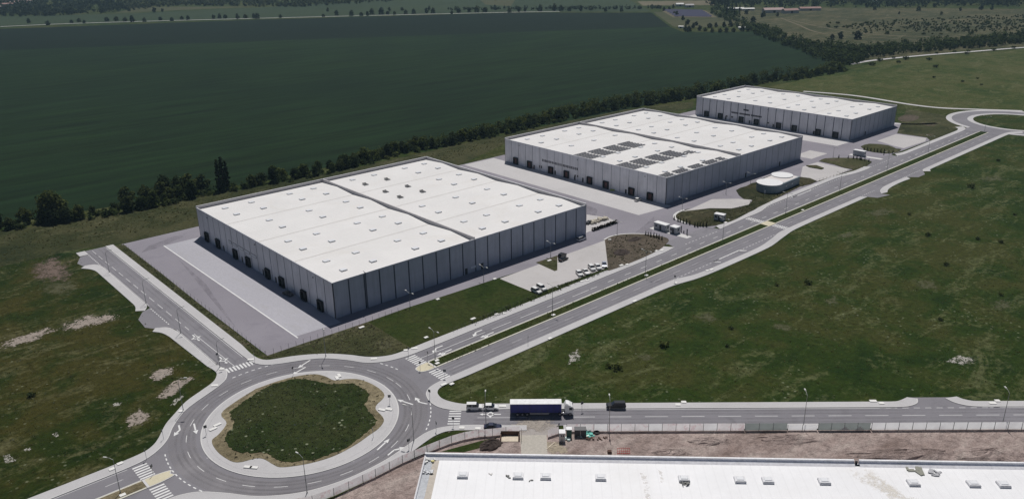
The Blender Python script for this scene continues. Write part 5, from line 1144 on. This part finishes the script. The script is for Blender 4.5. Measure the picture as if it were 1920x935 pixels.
while s < tot[-1]:
    i = min(len(hedge)-2, bisect.bisect(tot, s)-1); p = Vector(hedge[i]); d = (Vector(hedge[i+1])-p).normalized(); n = Vector((-d.y, d.x)); p = p+d*(s-tot[i])
    px = 1920*(i/400)*.84
    left = p.x < 60
    kinds = ['d1', 'd2', 'd2', 'd1'] if p.x < -10 else (['d1', 'd2', 'm1', 'm2', 'm3'] if p.x < 110 else ['m1', 'm2', 'm3', 'd1', 'l1'])
    gap = (p.x > 12 and p.x < 60 and rng.random() < .35)
    if not gap:
        lb2 = [l for l in L_ if p.x >= {0: -999, 60: -40, 120: 30, 190: 130, 290: 330}[l[0]]][-1]
        q = p+n*rng.uniform(-.5, 5.5); place(rng.choice(kinds), q.x, q.y, rng.choice((.5, .62, .75, .85, .95, 1.1))*rng.uniform(.9, 1.1), lb2[1], lb2[2])
        if (p.x > 100 and rng.random() < .45) or rng.random() < .1:
            q = p+n*rng.uniform(5, 10)+d*rng.uniform(-2, 2); place(rng.choice(kinds+(['l1', 'l1'] if p.x > 130 else [])), q.x, q.y, rng.uniform(.6, .95), lb2[1], lb2[2])
    if rng.random() < .75:
        q = p+n*rng.uniform(-2.5, 0)+d*rng.uniform(-2, 2); place(rng.choice(('s1', 's2')), q.x, q.y, rng.uniform(.9, 1.9), 'low shrub at the foot of the hedgerow beside the crop field', 'shrubs at the foot of the hedgerow')
    s += rng.uniform(4.2, 6.6) if p.x < 560 else 9
HEDGE_PX = [(-30, 437), (0, 431), (100, 419), (187, 406), (250, 394), (312, 384), (375, 366), (437, 356), (480, 348), (580, 332), (655, 315), (755, 288), (855, 270), (955, 249), (1060, 224), (1160, 204), (1295, 185), (1360, 170), (1440, 154), (1515, 147), (1590, 131)]
place('big', *G(99, 412), 1.0, 'large round dark tree standing out of the hedgerow at left', '')
for px, s, l in (((413, 357), 1.0, 'left tall slim poplar of the close group behind the nearest warehouse'), ((421, 355), 1.05, 'tallest poplar in the middle of the close group behind the nearest warehouse'), ((428, 354), .92, 'right tall slim poplar of the close group behind the nearest warehouse')): place('poplar', *G(*px), s, l, '', zs=1.0)
for px, s in (((238, 384), 1.25), ((275, 380), 1.2), ((305, 372), 1.2), ((335, 366), 1.35), ((355, 362), 1.4), ((310, 362), 1.3), ((380, 358), 1.2)): place('d1', *G(*px), s, 'taller dark tree in the clump between the round tree and the poplars', 'clump between round tree and poplars')
# trees along the far farm road
FT = [(54, 42, 1), (90, 46, 1.2), (134, 42, .9), (148, 40, 1), (158, 42, .8), (200, 39, 1.2), (218, 38, 1.2), (235, 39, 1.2), (248, 40, 1.3), (271, 40, .9), (301, 37, 1), (322, 38, 1), (341, 35.5, 1), (353, 36, .9), (401, 34.5, .9), (412, 33.5, 1), (423, 33, 1), (445, 34.5, 1.1), (461, 33, 1.1), (476, 33, 1), (483, 34, 1.2), (526, 32, .9), (606, 30.5, .8), (631, 27.5, 1.1), (659, 28.5, 1.2), (677, 28.5, 1), (689, 28, .9), (697, 26, 1.3), (715, 26, 1.5), (727, 26, 1), (740, 26.5, .8), (761, 25.5, 1), (776, 25, 1.1), (799, 23.5, 1.1), (812, 24, 1.2), (847, 25, .9), (860, 23, 1.3), (880, 22, 1.1), (894, 22, 1.4), (910, 21.5, 1.3), (928, 16.5, 1), (955, 22, 1.2), (972, 21, 1.1), (985, 20.5, 1), (1013, 20, 1.4), (1040, 19, 1.5), (1052, 19.5, 1.3), (1067, 19.5, 1.2), (1090, 19.5, 1.2), (1107, 18, 1.3), (1135, 20.5, .9), (1165, 20.5, 1), (754, 18.5, 1), (730, 20, .9), (805, 17.5, .9), (290, 22, 1.2), (305, 21, .8), (615, 20.5, .9)]
for x, y, s in FT: place(rng.choice(('f1', 'f2')), *G(x, y+1.5), s*.85, 'dark roadside tree along the far farm road behind the big field', 'trees along the far farm road')
# trees round the solar park and along the right belt
for px in [(1268, 30), (1280, 37), (1264, 26), (1290, 45), (1300, 52), (1285, 57), (1292, 59), (1312, 57), (1322, 58), (1335, 60), (1350, 60), (1362, 60), (1375, 59), (1392, 58), (1305, 47), (1330, 51), (1342, 50), (1357, 50), (1370, 49), (1245, 20), (1255, 17), (1235, 15), (1222, 14), (1262, 15)]:
    place(rng.choice(('f1', 'f2')), *G(px[0], px[1]+1), rng.uniform(.65, .95), 'bushy tree around the edge of the solar park', 'trees around the solar park')
place('poplar', *G(1285, 60), .9, 'single slim poplar at the field corner by the solar park', '')
for px in [(1340, 8), (1347, 12), (1352, 4), (1358, 16), (1365, 8), (1372, 20), (1380, 12), (1386, 24), (1362, 28), (1376, 30)]: place('poplar', *G(px[0], px[1]+4), rng.uniform(1.0, 1.3), 'tall dark tree in the clump behind the solar park', 'tall clump behind the solar park')
for px, s in [((1412, 42), 1.1), ((1428, 32), .8), ((1432, 30), .9), ((1399, 26), .9), ((1458, 30), .7), ((1373, 21), .8), ((1608, 73), 1.2), ((1575, 72), 1), ((1560, 74), .8), ((1640, 18), .8), ((1722, 20), 1.0), ((1686, 26), .5), ((1765, 27), .6), ((1800, 20), .7), ((1840, 18), 1.1), ((1860, 18), .8)]: place('f1', *G(px[0], px[1]+1), s*.9, 'lone tree standing on the brownish scrub pasture', 'lone trees on the scrub pasture')
for i in range(70):
    px = rng.uniform(1540, 1940); py = rng.uniform(36, 66) if px > 1600 else rng.uniform(40, 56)
    if py < 40 and px < 1680: py += 8
    place('s2' if rng.random() < .7 else 's1', *G(px, py), rng.uniform(1.0, 2.2), 'scrub bush on the pasture beyond the tree belt', 'scrub bushes on the pasture')
for px in [(1632, 122), (1650, 115), (1675, 110), (1697, 112), (1741, 112), (1756, 101), (1790, 98), (1815, 97), (1862, 95), (1900, 91), (1635, 123), (1685, 118), (1742, 113), (1755, 127), (1812, 102)]: place('s1', *G(*px), rng.uniform(1.2, 2.2), 'dark bush beside the pale gravel track', 'bushes along the gravel track')
for px, s in [((1514, 532), 1.0), ((1456, 535), .6), ((1822, 352), 1.3), ((1872, 302), .8), ((1243, 648), 1.1), ((1370, 616), .6), ((1363, 649), .5), ((1741, 442), .9), ((1902, 403), .6), ((1775, 497), .8), ((1834, 449), .7), ((1750, 146), 1.0), ((1833, 148), .9), ((1840, 160), .9), ((1804, 154), 1.0), ((1877, 455), .8), ((1705, 402), .6), ((1763, 600), .6), ((1876, 553), .6), ((58, 742), .8), ((1160, 692), 1.0), ((1141, 688), .8)]: place('s1', *G(*px), s, 'lone dark bush in the open green meadow', 'lone bushes in the meadow')
# clipped little conifers at the gates and weeds on the islands
CN = crop(1200, 380, 8, [(85, 490), (122, 500), (160, 510), (208, 518), (248, 530), (284, 545), (328, 558), (512, 255), (568, 280), (602, 290), (650, 305), (695, 312), (745, 330), (820, 362), (862, 365), (900, 355), (945, 360), (995, 362)])
for p in CN[:7]: place('con', *G(*p), rng.uniform(.85, 1.1), 'small dark conifer in the row on the brown soil island', 'conifers on the soil island')
for p in CN[7:]: place('con', *G(*p), rng.uniform(.8, 1.1), 'small dark conifer in the row along the planted island', 'conifers on the planted island')
for p in crop(1440, 234, 4, [(530, 250), (600, 255), (640, 258), (665, 260), (690, 265), (700, 268), (725, 272), (755, 280)]): place('con', *G(*p), rng.uniform(.9, 1.2), 'small dark conifer in the row before the second gate', 'conifers before the second gate')
for p in crop(1440, 234, 4, [(720, 190), (745, 195), (770, 200), (795, 203), (820, 207), (845, 210), (870, 213), (905, 215), (935, 217)]): place('con', *G(*p), rng.uniform(.9, 1.2), 'small dark conifer in the row beyond the second gate', 'conifers beyond the second gate')
HB = MB(); ht = []; hr = random.Random(8)
for i in range(26):
    f = i/25; p = Vector(G(1112+(1155-1112)*f, 433-15*f)); leaves(HB, ht, hr, (p.x, p.y, .7), (.9, .9, .8), 22, .35)
tag(build_leaves(HB, ht, 'hedge', leaf_mat('brown_red_foliage', (.012, .010, .008), (.035, .022, .018), .1)), 'dark brownish hedge along the concrete slab by the nearest warehouse', 'hedge')
def weeds(name, poly_px, n, m, size, hgt, seed, z=0.05):
    """uncountable low growth over an area, one object"""
    P = GL(poly_px); xs = [p[0] for p in P]; ys = [p[1] for p in P]; r = random.Random(seed); b = MB(); tint = []; k = 0
    def inside(x, y):
        c = False; j = len(P)-1
        for i in range(len(P)):
            if (P[i][1] > y) != (P[j][1] > y) and x < (P[j][0]-P[i][0])*(y-P[i][1])/(P[j][1]-P[i][1])+P[i][0]: c = not c
            j = i
        return c
    while k < n:
        x = r.uniform(min(xs), max(xs)); y = r.uniform(min(ys), max(ys))
        if not inside(x, y): continue
        k += 1; leaves(b, tint, r, (x, y, z+hgt*.5), (.45, .45, hgt), r.randint(2, 5), size*r.uniform(.5, 1.3))
    o = build_leaves(b, tint, name, m); o['kind'] = 'stuff'; return o
ML_GRASS = leaf_mat('grass_tuft', (.022, .034, .010), (.060, .075, .026), .4); ML_OLIVE = leaf_mat('olive_tuft', (.04, .048, .018), (.11, .11, .055), .45); ML_STRAW = leaf_mat('straw_tuft', (.10, .085, .05), (.24, .20, .13), .2); ML_PALE = leaf_mat('pale_flower_tuft', (.10, .12, .07), (.30, .32, .24), .2)
weeds('island_grass_tufts', grn, 1100, ML_OLIVE, .14, .10, 1, .3); weeds('island_flowers', grn, 420, ML_PALE, .13, .2, 2, .38)
MLP = [(0, 480), (140, 475), (265, 590), (400, 690), (320, 775), (230, 850), (0, 934)]; MRP = [(835, 735), (1000, 660), (1250, 540), (1920, 480), (1920, 740), (1200, 752), (860, 752)]
weeds('meadow_dry_tufts', MLP, 1500, ML_OLIVE, .15, .10, 4, 0); weeds('meadow_flowers', MLP, 260, ML_PALE, .14, .12, 14, 0)
weeds('meadow_dry_tufts', MRP, 2200, ML_OLIVE, .15, .10, 6, 0); weeds('meadow_flowers', MRP, 420, ML_PALE, .14, .12, 15, 0)
weeds('verge_weeds', [(510, 668), (640, 622), (690, 605), (765, 652), (730, 664), (655, 662), (555, 665)], 600, ML_STRAW, .16, .14, 7, .06); weeds('verge_weeds', [(218, 462), (230, 459), (495, 664), (482, 664), (400, 603)], 420, ML_OLIVE, .16, .14, 8, 0)
weeds('straw_tufts', dryp, 500, ML_STRAW, .2, .1, 9, .2)
weeds('soil_island_weeds', [(1136, 452), (1165, 442), (1240, 446), (1246, 458), (1200, 484), (1144, 504)], 260, ML_OLIVE, .22, .25, 10, .15)
weeds('parking_reeds', [(880, 604), (1035, 541), (1140, 501), (1140, 509), (1040, 549), (890, 610)], 420, ML_GRASS, .2, .45, 11, .06)
weeds('planted_bed_weeds', [(1300, 421), (1345, 395), (1390, 388), (1440, 352), (1500, 338), (1520, 344), (1440, 378), (1385, 408), (1330, 422)], 500, ML_DARK, .22, .3, 16, .14)
weeds('median_weeds', [(806, 679), (1000, 598), (1350, 452), (1357, 459), (1000, 610), (822, 690)], 480, ML_OLIVE, .16, .16, 12, .16)
weeds('margin_weeds', [(0, 440), (370, 374), (660, 322), (950, 258), (940, 275), (370, 412), (160, 455), (0, 480)], 1300, ML_OLIVE, .3, .2, 13, 0)

# ------------------------------------------------------------------ far woods and far buildings
def wood(name, poly_px, n, hgt, m, seed, per=10, size=2.2):
    P = GL(poly_px); r = random.Random(seed); b = MB(); tint = []; k = 0
    px_ = [p[0] for p in poly_px]; py_ = [p[1] for p in poly_px]
    def inside(x, y):
        c = False; j = len(poly_px)-1
        for i in range(len(poly_px)):
            if (py_[i] > y) != (py_[j] > y) and x < (px_[j]-px_[i])*(y-py_[i])/(py_[j]-py_[i])+px_[i]: c = not c
            j = i
        return c
    while k < n:
        x = r.uniform(min(px_), max(px_)); y = r.uniform(min(py_), max(py_))
        if not inside(x, y): continue
        k += 1; g = G(x, y); h = hgt*r.uniform(.6, 1.25); w = h*r.uniform(.35, .55)
        leaves(b, tint, r, (g[0], g[1], h*.58), (w, w, h*.42), per, size*r.uniform(.8, 1.2)); leaves(b, tint, r, (g[0], g[1], h*.25), (w*.8, w*.8, h*.25), per//2, size)
    o = build_leaves(b, tint, name, m); o['kind'] = 'stuff'; return o
wood('far_wood', [(-60, 31), (60, 32), (110, 30), (170, 27), (215, 25), (240, 20), (200, -6), (-60, -8)], 800, 12, ML_FAR, 1)
wood('far_wood', [(240, 22), (300, 14), (350, 12), (480, 13), (560, 14), (700, 6), (760, 1), (760, -6), (200, -8)], 1000, 9, ML_FAR, 2)
wood('far_wood', [(1325, 10), (1400, 18), (1500, 14), (1560, 15), (1640, 16), (1760, 14), (1960, 13), (1960, -12), (1325, -14)], 900, 14, ML_FAR, 3)
wood('far_wood', [(1190, 0), (1330, 1), (1330, -8), (1190, -8)], 60, 10, ML_FAR, 4)
BELT_PX = [(1330, 24), (1345, 14), (1375, 22), (1400, 42), (1440, 56), (1480, 70), (1540, 84), (1580, 88), (1640, 92), (1720, 84), (1800, 76), (1920, 66), (1960, 64), (1960, 78), (1900, 84), (1840, 90), (1760, 96), (1690, 102), (1640, 108), (1600, 122), (1560, 120), (1540, 114), (1500, 96), (1440, 76), (1405, 61), (1370, 46)]
wood('tree_belt', BELT_PX, 480, 8.5, ML_MID, 5, 30, 1.15)
wood('tree_belt_undergrowth', BELT_PX, 500, 3.5, ML_LIGHT, 6, 10, .8)
up_ = [(x, y-(4 if x < 900 else 9)) for x, y in HEDGE_PX]
wood('hedge_undergrowth', HEDGE_PX+up_[::-1], 420, 3.6, ML_MID, 7, 22, .5)
wood('hedge_back_growth', [(x, y) for x, y in up_ if x > 650]+[(x, y-8) for x, y in up_ if x > 650][::-1], 300, 5.5, ML_LIGHT, 9, 26, .62)
wood('far_tree_line', [(840, 18), (1000, 16.5), (1100, 16), (1240, 15.5), (1240, 18), (1100, 18.5), (1000, 19.5), (840, 20.5)], 130, 6.5, ML_FAR, 8, 12, 1.3)
ML_SCRUB = leaf_mat('scrub_foliage', (.05, .064, .028), (.12, .14, .07), .6)
wood('scrub_thicket', [(1570, 52), (1640, 40), (1760, 34), (1960, 26), (1960, 58), (1760, 62), (1620, 58)], 560, 1.7, ML_SCRUB, 10, 12, 1.0)
pile('pallet_bundle', 'yellow-green bundle lying at the docks of the solar roof warehouse', 'bundle', (1149, 357), plain('lime_sheeting', (.45, .52, .12), .7), 7, (1.2, .6, .6), (1.2, .8, .5), 21, 0)
pile('pallet_bundle', 'reddish stack near the second dock of the solar roof warehouse', 'stack', (1003, 316), plain('faded_red_stack', (.34, .15, .12), .8), 6, (.9, .6, 1.0), (1.0, .8, .7), 22, 0)
pile('pallet_bundle', 'reddish stack beside the fifth dock of the solar roof warehouse', 'stack', (1091, 338), plain('faded_red_stack', (.34, .15, .12), .8), 6, (.9, .6, 1.0), (1.0, .8, .7), 23, 0)
M_TILE = plain('faded_red_roof', (.36, .22, .20), .85); M_PINK = plain('pale_red_roof', (.46, .34, .32), .85); M_HW = plain('house_render', (.55, .52, .48), .9)
def house(label, px, L, W, H, rz, rm, wm=M_HW, cat='house', group=None):
    t = thing('house' if cat == 'house' else 'shed', label, cat, (*G(*px), 0), rz, group)
    b = MB(); b.box((0, 0, H/2), (L, W, H)); w_ = b.build('wall', wm, t)
    b = MB(); rh = W*.22; e = .4
    V = [(-L/2-e, -W/2-e, H-.1), (L/2+e, -W/2-e, H-.1), (L/2+e, W/2+e, H-.1), (-L/2-e, W/2+e, H-.1), (-L/2-e, 0, H+rh), (L/2+e, 0, H+rh)]
    b.add(V, [(0, 1, 5, 4), (2, 3, 4, 5), (0, 4, 3), (1, 2, 5), (3, 2, 1, 0)]); b.build('roof', rm, t)
    if cat == 'house':
        for x in (-.3, .0, .3): b = MB(); b.box((x*L, -W/2-.03, H*.55), (1.2, .08, 1.3)); b.build('window', M_GLASS, t)
    else:
        b = MB(); b.box((0, -W/2-.03, H*.4), (min(4, L*.3), .08, H*.75)); b.build('door', M_DARK, t)
    return t
for i, (px, L, rz, rm, l) in enumerate([((14, 12), 26, -20, M_TILE, 'long red-roofed house lowest in the far village at the left corner'), ((28, 8), 20, -15, M_PINK, 'pale red-roofed house beside the lowest one in the far village'), ((16, 4), 22, -20, M_TILE, 'red-roofed house at the very left top of the far village'), ((38, 4), 18, -15, M_TILE, 'dark red house between two far village roofs'), ((60, 5), 24, -35, M_PINK, 'pale-roofed house at the right end of the far village'), ((48, 10), 10, -10, M_TILE, 'small far village house with a white gable'), ((4, 17), 9, 10, M_PINK, 'little pale house at the left edge under the village')]):
    house(l, px, L, 10, 5, R(rz), rm)
house('long barn with faded pink roof at the top right', (1449, 24), 34, 14, 5, TH*-1+R(4), M_PINK, M_HW, 'barn'); house('brown-roofed barn right of the pink-roofed barn', (1481, 25), 26, 12, 5, R(-30), M_TILE, M_HW, 'barn'); house('low red-roofed barn at the right end of the farm', (1518, 20), 36, 10, 4, R(-42), M_TILE, M_HW, 'barn')
house('white-roofed shed behind the solar park', (1274, 12), 14, 9, 4, R(-40), M_PAD, M_HW, 'shed'); house('pale grey shed right of the white one behind the solar park', (1292, 14), 16, 9, 4, R(-35), M_LOT, M_HW, 'shed'); house('long white shed at the edge of the far wood', (1378, 20), 30, 8, 3.5, R(-42), M_PAD, M_HW, 'shed'); house('second white shed along the far wood edge', (1402, 20), 22, 7, 3, R(-42), M_PAD, M_HW, 'shed'); house('small white hut by the field corner at the solar park', (1277, 53), 7, 3.5, 2.5, R(-70), M_PAD, M_PAD, 'shed'); house('white hut under the trees at the right end of the solar park', (1391, 55), 9, 4, 2.5, R(-70), M_PAD, M_PAD, 'shed'); house('white house half hidden in the far wood', (1643, 5), 14, 9, 5, R(-40), M_PAD, M_PAD, 'shed')
M_PURP = plain('blue_violet_panel', (.085, .085, .13), .9, 0, .02)
for i in range(5):
    y = 21.5+i*2.5; xa = 1247+i*4.2; xb = 1318+i*4.0; p = Vector(G(xa, y)); q = Vector(G(xb, y+1.0)); L = (q-p).length; ang = math.atan2((q-p).y, (q-p).x)
    t = thing('solar_row', 'long row of blue-violet panels in the solar park', 'solar row', (*((p+q)/2), 0), ang, 'rows of the solar park')
    b = MB(); b.add([(-L/2, -3.2, 1.0), (L/2, -3.2, 1.0), (L/2, 2.6, 3.4), (-L/2, 2.6, 3.4), (-L/2, -3.2, .9), (L/2, -3.2, .9), (L/2, 2.6, 3.3), (-L/2, 2.6, 3.3)], [(0, 1, 2, 3), (7, 6, 5, 4), (0, 4, 5, 1), (2, 6, 7, 3)]); b.build('panel', M_PURP, t)
    b = MB()
    for j in range(9): x = -L/2+L*(j+.5)/9; b.tube((x, 2.0, 0), (x, 2.0, 3.1), .12, n=5)
    b.build('support', M_GALV, t)

# ------------------------------------------------------------------ haze: the air between here and the far fields
b = MB(); b.box((0, 0, 65), (17400, 17400, 134)); hz_o = b.build('haze', plain('haze_shell', (.5, .5, .5)))
hm = bpy.data.materials.new('haze_air'); hm.use_nodes = True; hn = hm.node_tree.nodes; hn.remove(hn['Principled BSDF'])
pv_ = hn.new('ShaderNodeVolumePrincipled'); pv_.inputs['Color'].default_value = (.50, .76, .95, 1); pv_.inputs['Density'].default_value = .00007; pv_.inputs['Anisotropy'].default_value = .2
hm.node_tree.links.new(pv_.outputs[0], hn['Material Output'].inputs['Volume']); hz_o.data.materials.clear(); hz_o.data.materials.append(hm); hz_o['kind'] = 'stuff'
# unused prototypes leave no trace
for k, (o, used) in PROTO.items():
    if not used:
        for c in list(o.children): bpy.data.objects.remove(c)
        bpy.data.objects.remove(o)
